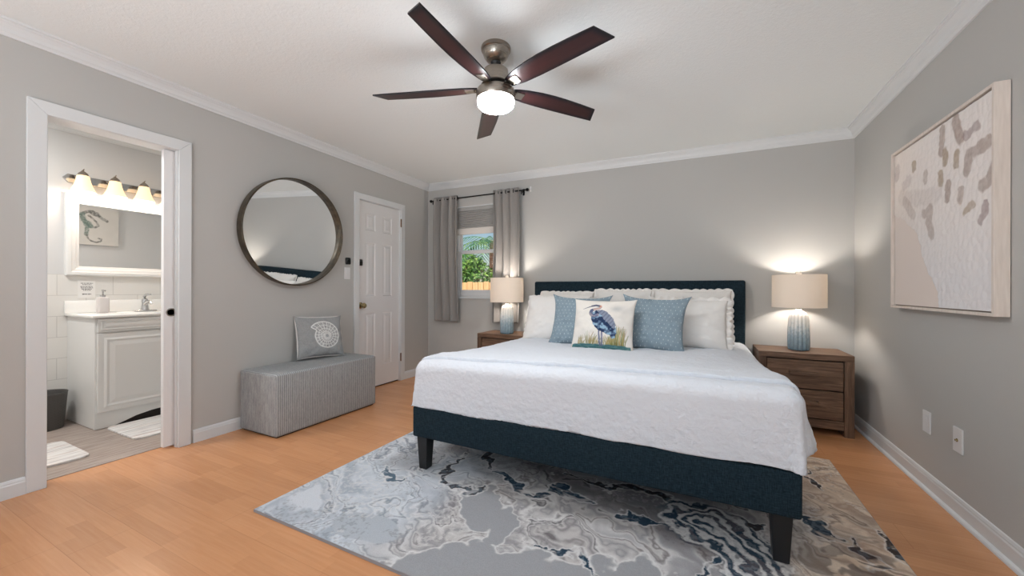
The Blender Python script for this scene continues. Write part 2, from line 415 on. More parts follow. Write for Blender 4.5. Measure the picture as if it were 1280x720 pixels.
def base_prof(h, t): return [(0, 0), (t, 0), (t, h*.72), (t*.75, h*.80), (t*.75, h*.86), (t*.4, h*.97), (0, h)]
def baseboard(name, axis, wallpos, inward, a, c, h=.09, t=.013, shoe=0):
    pr = base_prof(h, t)
    if shoe: pr = [(0, 0), (t+shoe, 0), (t+shoe*.95, shoe*.45), (t+shoe*.7, shoe*.8), (t, shoe*1.05)] + pr[2:]
    b = MB()
    if axis == 'y': b.prism([(wallpos+inward*u, v) for u, v in pr], 'y', a, c)
    else: b.prism([(wallpos+inward*u, v) for u, v in pr], 'x', a, c)
    return structure(b.build(name, M_trim))
baseboard('baseboard_left', 'y', XL, 1, YF, .690); baseboard('baseboard_left', 'y', XL, 1, 1.418, 2.803); baseboard('baseboard_left', 'y', XL, 1, 3.545, YB)
baseboard('baseboard_back', 'x', YB, -1, XL+.013, XR-.02)
baseboard('baseboard_right', 'y', XR, -1, YF, YB, h=.095, t=.012, shoe=.016)

# door casings
def casing(name, y0, y1, zt, w, m=M_trim, x=XL, t=.016, zb=0, sign=1):
    b = MB()
    def strip(poly):
        b.prism(poly, 'x', x, x+sign*t, bev=.003)
    strip([(y0-w, zb), (y0, zb), (y0, zt), (y0-w, zt+w)])
    strip([(y1, zb), (y1+w, zb), (y1+w, zt+w), (y1, zt)])
    strip([(y0-w, zt+w), (y0, zt), (y1, zt), (y1+w, zt+w)])
    return structure(b.build(name, m))
casing('trim_4', .750, 1.332, 2.015, .072)
casing('trim_5', 2.862, 3.478, 2.012, .063)
casing('trim_6', .750, 1.332, 2.015, .06, x=XL-WT, sign=-1)
# jamb lining of the bathroom doorway
b = MB(); b.box(XL-WT, XL, DO0, DO0+.006, 0, DOZ); b.box(XL-WT, XL, DO0, DO1, DOZ-.006, DOZ)
b.box(XL-.035, XL, DO1-.006, DO1, 0, DOZ); b.box(XL-WT, XL-.085, DO1-.006, DO1, 0, DOZ)
structure(b.build('trim_7', M_trim))
# pocket door, almost fully slid back
t = thing('door_2', 'white sliding pocket door almost fully open beside the bathroom doorway', 'door'); del t['category']; del t['label']; structure(t)
b = MB(); b.box(XL-.078, XL-.042, 1.272, 1.50, .012, DOZ-.008, .002); b.build('door_slab', M_white, t)
b = MB(); b.lathe([(.0, 0), (.026, 0), (.028, .003), (.022, .004), (.019, -.004), (.0, -.004)], 28, Matrix.Translation((XL-.042, 1.312, .917)) @ Matrix.Rotation(PI/2, 4, 'Y'), cap=False)
b.build('flush_pull', mat('satin_nickel_pull', srgb(150, 144, 134), .5, .6), t, smooth=True)

# six panel closet door
t = thing('door_1', 'x', 'door'); del t['category']; del t['label']; structure(t)
DX = XL-.020
b = MB(); b.box(DX-.032, DX-.006, CO0+.003, CO1-.003, .012, COZ-.004)
pan = [(2.972, 3.110, 1.705, 1.888), (3.222, 3.358, 1.705, 1.888), (2.972, 3.110, 1.000, 1.578), (3.222, 3.358, 1.000, 1.578), (2.972, 3.110, .235, .815), (3.222, 3.358, .235, .815)]
ys = sorted({CO0+.003, CO1-.003, 2.972, 3.110, 3.222, 3.358}); zs = sorted({.012, COZ-.004, 1.705, 1.888, 1.0, 1.578, .235, .815})
for i in range(len(ys)-1):
    for j in range(len(zs)-1):
        cy, cz = (ys[i]+ys[i+1])/2, (zs[j]+zs[j+1])/2
        if any(p[0] < cy < p[1] and p[2] < cz < p[3] for p in pan): continue
        b.face([(DX, ys[i], zs[j]), (DX, ys[i+1], zs[j]), (DX, ys[i+1], zs[j+1]), (DX, ys[i], zs[j+1])])
for p in pan:      # moulded recess with a raised field
    def rr(o, x): return [(x, p[0]+o, p[2]+o), (x, p[1]-o, p[2]+o), (x, p[1]-o, p[3]-o), (x, p[0]+o, p[3]-o)]
    L = [rr(0, DX), rr(.008, DX-.006), (rr(.020, DX-.007)), rr(.040, DX-.001)]
    for A, B in zip(L, L[1:]):
        for i in range(4): b.face([A[i], A[(i+1) % 4], B[(i+1) % 4], B[i]])
    b.face(L[-1])
bmesh.ops.remove_doubles(b.bm, verts=b.bm.verts, dist=1e-5)
b.build('door_slab', M_white, t)
b = MB(); b.lathe([(.0, 0), (.033, 0), (.033, .004), (.026, .009), (.012, .012), (.011, .030), (.016, .036), (.027, .044), (.029, .056), (.024, .066), (.0, .070)], 32, Matrix.Translation((DX, 2.905, .905)) @ Matrix.Rotation(PI/2, 4, 'Y'), cap=False)
b.build('door_knob', M_brass, t, smooth=True)
for z in (.28, 1.853):
    b = MB(); b.box(XL+.0145, XL+.0185, 3.462, 3.482, z-.045, z+.045, .001); b.tube([(XL+.019, 3.472, z-.048), (XL+.019, 3.472, z+.048)], .006); b.build('hinge', M_hinge, t)
b = MB(); b.box(XL-.05, XL-.03, CO0, CO1, 0, .012); b.build('door_gap_shade', M_gap_shade, t)  # solid dark strip stands for the shade under the door
b = MB(); b.box(XL-WT+.02, XL, CO0-.0, CO0+.003, 0, COZ); b.box(XL-WT+.02, XL, CO1-.003, CO1, 0, COZ); b.box(XL-WT+.02, XL, CO0, CO1, COZ-.003, COZ)
structure(b.build('trim_8', M_trim))

# back window: reveal, frame, two sashes
t = thing('window_1', 'x', 'w'); del t['category']; del t['label']; structure(t)
b = MB(); b.box(WX0, WX0+.012, YB-.001, YB+.15, WZ0, WZ1); b.box(WX1-.012, WX1, YB-.001, YB+.15, WZ0, WZ1); b.box(WX0, WX1, YB-.001, YB+.15, WZ1-.012, WZ1)
b.box(WX0-.01, WX1+.01, YB-.022, YB+.15, WZ0-.022, WZ0, .003)
b.build('window_sill', M_trim, t)
YW = YB+.075
def rect_frame(b, x0, x1, z0, z1, w, y0, y1, wb=None, wt=None):
    wb = wb or w; wt = wt or w
    b.box(x0, x0+w, y0, y1, z0, z1, .003); b.box(x1-w, x1, y0, y1, z0, z1, .003)
    b.box(x0+w, x1-w, y0, y1, z0, z0+wb, .003); b.box(x0+w, x1-w, y0, y1, z1-wt, z1, .003)
b = MB(); rect_frame(b, WX0+.012, WX1-.012, WZ0, WZ1-.012, .035, YW-.012, YW+.06); b.build('window_frame', M_white, t)
b = MB(); rect_frame(b, WX0+.042, WX1-.042, WZ0+.03, 1.555, .038, YW-.006, YW+.022, .055, .034); b.build('lower_sash', M_white, t)
b = MB(); rect_frame(b, WX0+.042, WX1-.042, 1.535, WZ1-.04, .034, YW+.026, YW+.05); b.build('upper_sash', M_white, t)
b = MB(); b.box(WX0+.07, WX1-.07, YW+.006, YW+.010, WZ0+.07, 1.53); b.build('window_pane', M_glass, t)
b = MB(); b.box(WX0+.07, WX1-.07, YW+.036, YW+.040, 1.56, WZ1-.06); b.build('window_pane', M_glass, t)

# ---------------------------------------------------------------- bathroom shell
b = MB(); b.box(XB-.12, XL-.115, -.6, 2.7, -.055, -.004); structure(b.build('floor', M_bfloor))
b = MB(); b.box(XL-.128, XL-.098, DO0, DO1, -.002, .004, .001); structure(b.build('trim_9', M_bfloor))
wall_box('wall_bathroom_far', [(XB-.12, XB, -.6, 2.7, 0, HT)], M_bathwall)
wall_box('wall_bathroom_near_end', [(XB, XL-WT, -.6, -.5, 0, HT)], M_bathwall)
wall_box('wall_bathroom_far_end', [(XB, XL-WT, 2.6, 2.7, 0, HT)], M_bathwall)
b = MB(); b.box(XB, XB+.010, -.5, 2.6, 0, 1.192); structure(b.build('wall_bathroom_tile', M_tile))
b = MB(); b.box(XL-WT-.006, XL-WT, -.5, .67, 0, HT); b.box(XL-WT-.006, XL-WT, 1.41, 2.6, 0, HT); structure(b.build('wall_bathroom_near', M_bathwall))
b = MB(); b.box(XB-.05, XL-WT+.05, -.5, 2.6, 2.44, 2.56); structure(b.build('ceiling', M_ceil))
crown('trim_10', lambda o: ((XB+o, -.5), (XB+o, 2.6)), lambda x, y: 2.44)

# ---------------------------------------------------------------- bed
RUGZ = .012
bed = thing('bed', 'low navy upholstered king bed frame with plain headboard and tapered black legs', 'bed', (-.6, 1.78, 0))
BX, BY = -.6, 1.78
def bb(): return MB()
def shift(b, dx, dy, dz=0):
    bmesh.ops.translate(b.bm, vec=(-dx, -dy, -dz), verts=b.bm.verts); return b
b = MB(); b.box(-1.532, .346, 1.778, 1.835, .208, .386, .012, 3); shift(b, BX, BY).build('foot_rail', M_navy, bed, smooth=True)
for x0, x1 in ((-1.532, -1.475), (.289, .346)):
    b = MB(); b.box(x0, x1, 1.828, 3.865, .208, .386, .012, 3); shift(b, BX, BY).build('side_rail', M_navy, bed, smooth=True)
b = MB(); b.box(-1.632, .345, 3.862, 3.95, .20, 1.163, .018, 3); shift(b, BX, BY).build('headboard', M_navy, bed, smooth=True)
for x, y, z0 in ((-1.478, 1.835, RUGZ), (.285, 1.84, RUGZ), (-1.478, 3.78, 0), (.285, 3.78, 0)):
    b = MB(); n = 4; T, Bm = .037, .027
    pts = lambda h, z: [(x-h, y-h, z), (x+h, y-h, z), (x+h, y+h, z), (x-h, y+h, z)]
    A = [b.bm.verts.new(p) for p in pts(Bm, z0)]; C_ = [b.bm.verts.new(p) for p in pts(T, .212)]
    fs = [b.bm.faces.new(A), b.bm.faces.new(C_)] + [b.bm.faces.new((A[i], A[(i+1) % 4], C_[(i+1) % 4], C_[i])) for i in range(4)]
    bmesh.ops.recalc_face_normals(b.bm, faces=fs)
    bmesh.ops.bevel(b.bm, geom=list(b.bm.edges), offset=.004, segments=2, profile=.5, affect='EDGES')
    shift(b, BX, BY).build('leg', M_leg, bed)
b = MB(); b.box(-1.47, .286, 1.84, 3.86, .30, .40); shift(b, BX, BY).build('slat_base', M_leg, bed)
b = MB(); b.box(-1.49, .315, 1.845, 3.855, .402, .575, .05, 4); shift(b, BX, BY).build('mattress', M_sham, bed, smooth=True)

# coverlet: flat cloth mapped over the mattress block
def coverlet():
    x0, x1, y0, y1 = -1.540, .362, 1.783, 3.84
    r = .06; nu, nv = 300, 340
    a = np.linspace(x0-.22, x1+.22, nu); c = np.sort(np.concatenate([np.linspace(y0-.275, y1, nv), np.linspace(1.846, 1.935, 70)])); nv = len(c)
    A, C_ = np.meshgrid(a, c, indexing='ij')
    ix0, ix1, iy0 = x0+r, x1-r, y0+r
    cx = np.clip(A, ix0, ix1); cy = np.maximum(C_, iy0)
    ex, ey = A-cx, C_-cy
    d = np.hypot(ex, ey); m = np.maximum(np.abs(ex), np.abs(ey))
    nx = np.where(d > 1e-9, ex/np.maximum(d, 1e-9), 0); ny = np.where(d > 1e-9, ey/np.maximum(d, 1e-9), 0)
    dd = .75*m+.25*d                      # the corners hang a little lower
    th = np.clip(dd/r, 0, PI/2)
    out = r*np.sin(th); down = r*(1-np.cos(th)) + np.maximum(dd-r*PI/2, 0)
    flare = np.maximum(dd-r*PI/2, 0)
    side = np.abs(nx)
    out = out + flare*(.01+.05*side)
    lobe = np.exp(-((C_-1.93)/.09)**2)*(A > x1-.2)*flare/.2; out = out + .05*lobe
    corner = np.minimum(np.abs(nx), np.abs(ny))*1.414
    ang = np.arctan2(ny, nx)
    out = out + corner*flare*(.03+.06*np.cos(ang*6))
    top = .628+.050*sst(2.5, 1.9, C_)*(.55+.45*sst(-1.5, 0, A))
    top = top+.012*sst(3.2, 2.2, C_)
    # upper layer folded along a line close to the foot, with a softer ridge behind
    fl = 1.86+.055*(A+1.4)/1.7
    top = top+.016*sst(fl-.002, fl+.003, C_)-.013*np.exp(-((C_-fl+.005)/.0045)**2)-.004*np.exp(-((C_-fl-.17)/.012)**2)+.004*np.exp(-((C_-fl-.14)/.02)**2)
    top = top-.035*sst(.12, .37, A)*sst(2.2, 3.2, C_)-.02*sst(-1.3, -1.55, A)
    wr = (fbm(A*3.2+4, C_*3.2, 4)-.5)*.016+(fbm(A*11, C_*11+7, 3)-.5)*.006; crk = (fbm(A*34, C_*52+7, 3)-.5)*.0055
    X = cx+nx*out; Y = cy+ny*out; Z = top-down+wr*(1-.3*(m > .05))
    hang = np.clip(flare/.1, 0, 1)
    X = X+nx*hang*(fbm(C_*5, A*0+3, 3)-.5)*.03; Y = Y+ny*hang*(fbm(A*4, C_*0+9, 3)-.5)*.012
    # the front hem lies just above the rail, a shade wavy
    Z = np.where((Z < .43), np.maximum(Z, .389+.003*np.sin(A*7)+.003*np.sin(A*17+C_*3)), Z)
    Y = Y-.004*np.exp(-((C_-fl-.005)/.005)**2)*(1-hang); X = X+nx*crk*hang; Y = Y+ny*crk*hang; Z = Z+crk*(1-hang)
    return np.stack([X, Y, Z], -1)
P = coverlet(); P = P-np.array([BX, BY+1, .0])
cv = grid_obj('coverlet', P, M_coverlet, thick=.006); cv.location = (BX, BY+1, 0)
tag(cv, 'white textured coverlet spread over the bed and hanging past its foot', 'bedspread')

# ---------------------------------------------------------------- pillows
def pillow_pts(w, h, t, nu, nv, pinch, ear, seed, sag=.0):
    u = np.linspace(-1, 1, nu); v = np.linspace(-1, 1, nv)
    u = np.sign(u)*np.abs(u)**.8*1.0; v = np.sign(v)*np.abs(v)**.8
    U, V = np.meshgrid(u, v, indexing='ij')
    X = U*w/2*(1-pinch*(1-V*V)); Z = V*h/2*(1-pinch*(1-U*U))+h/2
    cr = np.abs(U*V)**6
    X = X*(1+ear*cr); Z = h/2+(Z-h/2)*(1+ear*cr)
    T = t/2*np.maximum((1-U*U)*(1-V*V), 0)**.42*(1+.12*(1-V))
    wr = (fbm(U*2.1+seed, V*2.1+seed*2, 3)-.5)
    edge = np.maximum(np.abs(U), np.abs(V))**4
    T = T*(1+.35*wr)+.010*(fbm(U*5+seed, V*5, 3)-.5)*(1-edge)
    rad = np.arctan2(V, U)
    T = T+.008*np.sin(rad*13+seed)*edge*(1-np.maximum(np.abs(U), np.abs(V))**14)*np.minimum(1, t/.12)
    return U, V, X, Z, T
def pillow(name, w, h, t, m, parent, seed=1, nu=72, nv=72, pinch=.05, ear=.05, paint=None, label=None):
    U, V, X, Z, T = pillow_pts(w, h, t, nu, nv, pinch, ear, seed)
    F = np.stack([X, -T, Z], -1); B_ = np.stack([X, T*.9, Z], -1)
    idx = np.arange(nu*nv).reshape(nu, nv)
    bi = idx+nu*nv
    edge = np.zeros((nu, nv), bool); edge[0] = edge[-1] = True; edge[:, 0] = edge[:, -1] = True
    bi[edge] = idx[edge]
    q1 = np.stack([idx[:-1, :-1], idx[1:, :-1], idx[1:, 1:], idx[:-1, 1:]], -1).reshape(-1, 4)
    q2 = np.stack([bi[:-1, :-1], bi[:-1, 1:], bi[1:, 1:], bi[1:, :-1]], -1).reshape(-1, 4)
    V_ = np.concatenate([F.reshape(-1, 3), B_.reshape(-1, 3)])
    me = bpy.data.meshes.new(name); me.from_pydata(V_.tolist(), [], np.concatenate([q1, q2]).tolist())
    if paint is not None:
        cf, cb = paint(U, V); put_cols(me, np.concatenate([cf.reshape(-1, 3), cb.reshape(-1, 3)]))
    # remove the unused rear rim vertices
    bm = bmesh.new(); bm.from_mesh(me); bmesh.ops.delete(bm, geom=[v for v in bm.verts if not v.link_faces], context='VERTS'); bm.to_mesh(me); bm.free()
    o = bpy.data.objects.new(name, me); COL.objects.link(o); me.materials.append(m)
    me.polygons.foreach_set('use_smooth', [True]*len(me.polygons))
    if parent: o.parent = parent
    if label: o['label'] = label
    return o
def ruffle(w, h, m, parent, pinch=.04, width=.042, seed=0, amp=.010, waves=34, scal=.28):
    n = 460; rows = []
    k = np.linspace(0, 4, n, endpoint=False)
    sx = np.where(k < 1, -1+2*k, np.where(k < 2, 1, np.where(k < 3, 1-2*(k-2), -1)))
    sz = np.where(k < 1, -1, np.where(k < 2, -1+2*(k-1), np.where(k < 3, 1, 1-2*(k-3))))
    X = sx*w/2*(1-pinch*(1-sz*sz)); Z = h/2+sz*h/2*(1-pinch*(1-sx*sx))
    ang = np.arctan2(sz*h, sx*w); nx = sx**9; nz = sz**9; L = np.hypot(nx, nz); nx = nx/L; nz = nz/L
    for j in range(7):
        f = j/6; ph = k/4*2*PI*waves+seed+2.2*np.sin(k*7+seed)
        yy = amp*f*np.sin(ph)*(1+.4*np.sin(k*11+seed)) + .004
        ww = (width*f*(1-scal+scal*1.6*np.abs(np.sin(ph*.5+seed))+.08*np.sin(k*23+seed)))-.012*(1-f)
        rows.append(np.stack([X+nx*ww, yy, Z+nz*ww], -1))
    P = np.stack(rows, 1)
    return grid_obj('ruffle', P, m, parent, closed_u=True, thick=.002)
def placed(name, label, cat, x, y, z, lean, yaw=0, roll=0, group=None):
    o = thing(name, label, cat, (x, y, z), group=group)
    o.rotation_mode = 'XYZ'
    o.matrix_world = Matrix.Translation((x, y, z)) @ Matrix.Rotation(R(yaw), 4, 'Z') @ Matrix.Rotation(R(-lean), 4, 'X') @ Matrix.Rotation(R(roll), 4, 'Y')
    return o
G_sh = 'white ruffled shams against the headboard'
for nm, lab, x, y, z, w, h, lean, yaw, seed in (
    ('pillow_sham', 'white ruffled sham standing against the headboard at its window end', -1.205, 3.62, .655, .53, .40, 13, 2, 1),
    ('pillow_sham', 'white ruffled sham against the headboard centre, directly behind the heron cushion', -.66, 3.60, .655, .51, .425, 13, -2, 2),
    ('pillow_sham', 'white ruffled sham against the headboard at its right end, tallest of the row', -.075, 3.61, .645, .61, .435, 13, 1, 3)):
    p = placed(nm, lab, 'pillow', x, y, z, lean, yaw)
    pillow('pillow_cover', w, h, .16, M_sham, p, seed, pinch=.03, ear=.02); ruffle(w, h, M_sham, p, .03, .022, seed, .005)
for lab, x, y, z, w, h, lean, yaw, roll, seed in (
    ('front-row white ruffled sham at the window end, partly behind a blue cushion', -1.155, 3.17, .628, .57, .425, 24, 3, 0, 5),
    ('front-row white ruffled sham with scalloped edge, nearest the right nightstand', -.10, 3.22, .632, .55, .395, 24, -2, 0, 6)):
    p = placed('pillow_sham', lab, 'pillow', x, y, z, lean, yaw, roll)
    pillow('pillow_cover', w, h, .17, M_sham, p, seed, pinch=.03, ear=.02); ruffle(w, h, M_sham, p, .03, .034 if x > -.5 else .012, seed, .010 if x > -.5 else .003)

def paint_blue(U, V):
    s = .47
    C_ = np.zeros(U.shape+(3,)); n = fbm(U*9, V*9, 3)
    c1, c2 = np.array(srgb(126, 143, 154)), np.array(srgb(142, 158, 167))
    C_[:] = c1+(c2-c1)*n[..., None]
    # rows of short white stitched dashes, staggered
    gx, gz = U*s/2/.034, V*s/2/.034
    row = np.floor(gz); fx = (gx+.5*(row % 2)) % 1-.5; fz = (gz % 1)-.5; fx = np.where((np.floor(gx+.5*(row % 2)) % 1) == 0, fx, 9)
    m = ((np.abs(fx) < .055) & (np.abs(fz) < .17)).astype(float)
    mixc(C_, m*.85, srgb(200, 212, 219))
    B_ = np.zeros(U.shape+(3,)); B_[:] = srgb(128, 145, 156)
    return C_, B_
for lab, x, y, z, yaw, roll, seed in (
    ('dusty blue cushion with white stitched dashes, on the window side of the heron cushion', -.885, 2.95, .630, 2, 1, 8),
    ('dusty blue cushion with white stitched dashes, on the right side of the heron cushion', -.335, 2.965, .630, -4, 2, 9)):
    p = placed('throw_cushion', lab, 'cushion', x, y, z, 21, yaw, roll)
    pillow('cushion_cover', .455, .415, .13, M_pile, p, seed, 230, 230, .085, .11, paint_blue)

def paint_heron(U, V):
    C_ = np.zeros(U.shape+(3,)); C_[:] = srgb(226, 220, 212)
    n = fbm(U*2+3, V*2+8, 4)
    mixc(C_, np.clip((n-.45)*1.2, 0, .5), srgb(206, 200, 196))
    # image coordinates: px from the left, py from the top, as on the cloth
    A = (U+1)/2; B = (1-V)/2
    wob = (fbm(A*26, B*26, 3)-.5)*.03; Aw, Bw = A+wob, B+(fbm(A*26+9, B*26+4, 3)-.5)*.02
    mixc(C_, .45*np.exp(-((A-.74)**2/.012+(B-.20)**2/.004)), srgb(150, 156, 162))
    # grasses
    rg = np.random.RandomState(3)
    for k in range(150):
        x = rg.choice([rg.uniform(.12, .5), rg.uniform(.5, .90), rg.uniform(.6, .88)]); h = rg.uniform(.06, .18)+(.24*math.exp(-((x-.80)/.09)**2))+(.14*math.exp(-((x-.3)/.07)**2))*rg.rand()
        x2 = x+rg.uniform(-.06, .08); d, f = d_line(A, B, [(x, .93), ((x+x2)/2-.005, .93-h*.6), (x2, .93-h)])
        col = [(132, 134, 76), (176, 164, 110), (92, 104, 60), (176, 142, 92), (160, 164, 132)][rg.randint(5)]
        mixc(C_, .8*sst(.0075, .003, d)*(1-.5*f), srgb(*col))
    g = np.clip(1-np.abs(B-.86)/.10, 0, 1)*((A > .12) & (A < .9))*np.clip((fbm(A*12, B*9, 3)-.35)*3, 0, 1)
    mixc(C_, .8*g, srgb(158, 140, 92)); g2 = g*(fbm(A*20+5, B*14, 3) > .55)*(A > .5); mixc(C_, .75*g2, srgb(92, 88, 48))
    # teal water band along the bottom
    w = sst(.905, .925, Bw)*((A > .03) & (A < .97)); mixc(C_, w, srgb(78, 122, 126))
    mixc(C_, w*(fbm(A*20, B*60, 2) > .6)*.5, srgb(118, 152, 150))
    # legs
    for pts in ([(.475, .66), (.485, .80), (.50, .93)], [(.525, .68), (.53, .80), (.53, .93)]):
        d, f = d_line(A, B, pts); mixc(C_, sst(.016, .009, d), srgb(112, 116, 140))
    # body
    body = [(.31, .30), (.40, .24), (.50, .22), (.60, .28), (.68, .38), (.735, .50), (.76, .62), (.745, .76), (.70, .80), (.66, .74), (.61, .72), (.55, .68), (.47, .66), (.41, .60), (.36, .52), (.325, .42)]
    m = in_poly(Aw, Bw, body).astype(float); mixc(C_, m, srgb(92, 112, 138))
    back = [(.42, .25), (.50, .22), (.60, .28), (.68, .38), (.735, .50), (.75, .62), (.70, .60), (.60, .48), (.50, .36)]
    mb = in_poly(Aw, Bw, back); mixc(C_, mb*.9, srgb(134, 140, 156)); mixc(C_, mb*.6*(np.sin(A*90+B*60) > .4), srgb(98, 104, 124))
    pat = (fbm(A*17+2, B*17+6, 2)); mixc(C_, m*(~mb)*(pat > .55)*.9, srgb(34, 48, 80)); mixc(C_, m*(~mb)*(pat < .40)*.85, srgb(150, 180, 200))
    # neck, head, bill
    nk = [(.42, .34), (.345, .36), (.305, .31), (.315, .245), (.38, .215), (.445, .195), (.465, .165), (.43, .135)]
    d, f = d_line(A, B, nk); wd = .040-.014*f
    mixc(C_, sst(wd, wd-.012, d), srgb(150, 142, 150)); mixc(C_, sst(wd, wd-.01, d)*(fbm(A*22, B*22, 2) > .5)*.8*(f < .5), srgb(70, 88, 122))
    mixc(C_, sst(wd*.6, wd*.3, d)*.7*(f > .5), srgb(214, 176, 156))
    d, f = d_line(A, B, [(.45, .145), (.38, .125), (.32, .145)]); mixc(C_, sst(.026, .016, d), srgb(96, 100, 118))
    mixc(C_, sst(.03, .01, np.hypot(A-.465, (B-.145)*1.1))*.7, srgb(224, 150, 110))
    d, f = d_line(A, B, [(.33, .145), (.16, .215)]); mixc(C_, sst(.018*(1-.75*f), .010*(1-.75*f), d), srgb(116, 116, 124))
    B_ = np.zeros(U.shape+(3,)); B_[:] = srgb(222, 216, 208)
    return C_, B_
p = placed('throw_cushion', 'square cream cushion painted with a blue heron standing in grass', 'cushion', -.655, 2.80, .632, 19, -1, 0)
pillow('cushion_cover', .45, .385, .13, M_pile, p, 12, 240, 240, .04, .05, paint_heron)

# ---------------------------------------------------------------- rug (2.66 x 1.9 m)
def rug():
    x0, x1, y0, y1 = -1.936, .725, 1.115, 3.05
    nu, nv = 760, 552
    X, Y = np.meshgrid(np.linspace(x0, x1, nu), np.linspace(y0, y1, nv), indexing='ij')
    w = lambda f, s, o=3: (fbm(X*f+s, Y*f+s*1.7, o)-.5)
    # the pile pattern streams from upper left to lower right: noise stretched along that way
    A = X+.42*w(1.6, 3)+.20*w(4.2, 9)+.07*w(13, 2); B = Y+.42*w(1.6, 31)+.20*w(4.2, 49)+.07*w(13, 62)
    P_ = .80*A-.60*B; Q_ = .60*A+.80*B
    f1 = fbm(P_*1.7+3, Q_*3.4+1, 5); f2 = fbm(P_*3.6+13, Q_*7.5+11, 4)
    def pal(f, stops):
        ps = [s[0] for s in stops]; cs = np.array([srgb(*s[1]) for s in stops])
        return np.stack([np.interp(f, ps, cs[:, k]) for k in range(3)], -1)
    f = np.clip((f1-.5)*1.9+.5+(f2-.5)*.55, 0, 1)
    left = pal(f, [(0, (178, 186, 196)), (.18, (214, 219, 225)), (.30, (190, 197, 205)), (.38, (222, 226, 230)), (.43, (150, 158, 168)), (.46, (216, 220, 226)), (.56, (186, 193, 201)), (.63, (222, 224, 228)), (.67, (140, 146, 156)), (.70, (208, 212, 218)), (.85, (182, 189, 198)), (1, (216, 220, 226))])
    mid = pal(f, [(0, (150, 148, 150)), (.20, (176, 175, 177)), (.29, (214, 212, 211)), (.33, (138, 132, 132)), (.36, (206, 203, 201)), (.44, (160, 158, 160)), (.50, (196, 193, 192)), (.56, (222, 220, 218)), (.595, (104, 100, 104)), (.63, (208, 205, 203)), (.72, (150, 146, 148)), (.80, (204, 200, 198)), (.90, (120, 114, 116)), (1, (190, 186, 184))])
    right = pal(f, [(0, (190, 172, 156)), (.24, (214, 200, 184)), (.34, (180, 160, 146)), (.44, (222, 210, 196)), (.50, (150, 134, 124)), (.53, (216, 203, 188)), (.66, (202, 184, 166)), (.74, (160, 142, 130)), (.80, (220, 208, 194)), (1, (188, 170, 154))])
    mL = sst(-.98, -1.32, A*.8+.2*X-.12*(Y-1.4))[..., None]; mR = sst(.22, .50, X-.12*(Y-1.8)+.25*w(3, 8))[..., None]
    C_ = mid*(1-mL)+left*mL; C_ = C_*(1-mR)+right*mR
    # one quiet grey pool in the foreground, ragged where it meets the marbling
    U_ = X+.30*w(3, 121, 4)+.12*w(9, 125); V_ = Y+.30*w(3, 151, 4)+.12*w(9, 155)
    pool = np.maximum(np.exp(-(((U_+.62)/.46)**2+((V_-1.18)/.34)**2)), .8*np.exp(-(((U_+.95)/.22)**2+((V_-1.62)/.20)**2)))
    pool = np.maximum(pool, .85*np.exp(-(((U_+.18)/.13)**2+((V_-1.38)/.26)**2)))+.75*w(3.4, 21, 5)+.25*w(14, 28, 3); pool2 = np.exp(-(((X+1.35)/.20)**2+((Y-1.25)/.10)**2))+.4*w(4, 71, 3)
    mixc(C_, sst(.40, .47, pool), np.array(srgb(163, 164, 167))); mixc(C_, sst(.45, .52, pool2), np.array(srgb(186, 192, 199)))
    mixc(C_, .85*np.exp(-((pool-.41)/.022)**2), np.array(srgb(226, 225, 224)))
    # pale flecks
    sp = (fbm(X*70, Y*70, 2) > .60)*(fbm(A*5+9, B*5, 3) > .54)*(pool < .4); mixc(C_, sp*.4, np.array(srgb(228, 226, 224)))
    sp = (fbm(X*80+30, Y*80, 2) > .64)*(fbm(A*5+19, B*5, 3) > .54)*(pool < .4); mixc(C_, sp*.3, np.array(srgb(120, 116, 118)))
    # dark smoky pattern band from leg to leg, darkened for under-bed shade too
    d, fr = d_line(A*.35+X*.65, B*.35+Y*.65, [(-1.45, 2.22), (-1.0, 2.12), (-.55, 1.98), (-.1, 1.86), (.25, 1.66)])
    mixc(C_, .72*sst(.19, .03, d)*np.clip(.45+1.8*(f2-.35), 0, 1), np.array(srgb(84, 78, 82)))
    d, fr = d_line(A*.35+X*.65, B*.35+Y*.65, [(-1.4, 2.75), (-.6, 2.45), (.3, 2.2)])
    mixc(C_, .7*sst(.30, .06, d)*np.clip(.35+1.8*(f2-.35), 0, 1), np.array(srgb(92, 86, 90)))  # second band farther under the bed: pattern and painted shade together
    # ink veins with white lips
    JX = X+.14*w(6, 5)+.07*w(16, 15)+.02*w(45, 25); JY = Y+.14*w(6, 45)+.07*w(16, 55)+.02*w(45, 65)
    def vein(pts, wd, c, a=.95):
        d, fr = d_line(JX, JY, pts); ww = wd*.85*(.1+1.25*fbm(X*9+pts[0][0]*9, Y*9, 3))*(.35+1.3*np.sin(PI*np.clip(fr, .03, .97))**.6)*.75
        mixc(C_, .8*np.exp(-((d-ww*1.15)/(.006))**2), np.array(srgb(224, 223, 222)))
        m = sst(ww, ww*.8, d)*np.clip((fbm(A*11+2, B*22, 4)-.36)*9+.55, 0, 1); mixc(C_, m*a, c)
        mixc(C_, m*(fbm(X*60, Y*60, 2) > .60)*.45, np.array(srgb(120, 136, 148)))
    for pts, wd, c in VEINS: vein(pts, wd, c)
    # whorls of navy and white around the leg at the right foot corner
    ctr = [floorpt(*q) for q in ((868, 654), (905, 668), (935, 695), (950, 730), (960, 790))]
    d, fr = d_line(JX, JY, ctr)
    rr_ = d+.05*w(5, 91)+.03*w(12, 95); rings = .5+.5*np.sin(rr_*118+1.5+5*fbm(A*3, B*3, 3))
    msk = sst(.17, .135, d+.08*w(5, 33))
    mixc(C_, msk*.55, np.array(srgb(186, 184, 184)))
    mixc(C_, sst(.50, .62, rings)*msk*.95, NAVY); mixc(C_, sst(.30, .18, rings)*msk*.9, np.array(srgb(218, 217, 216)))
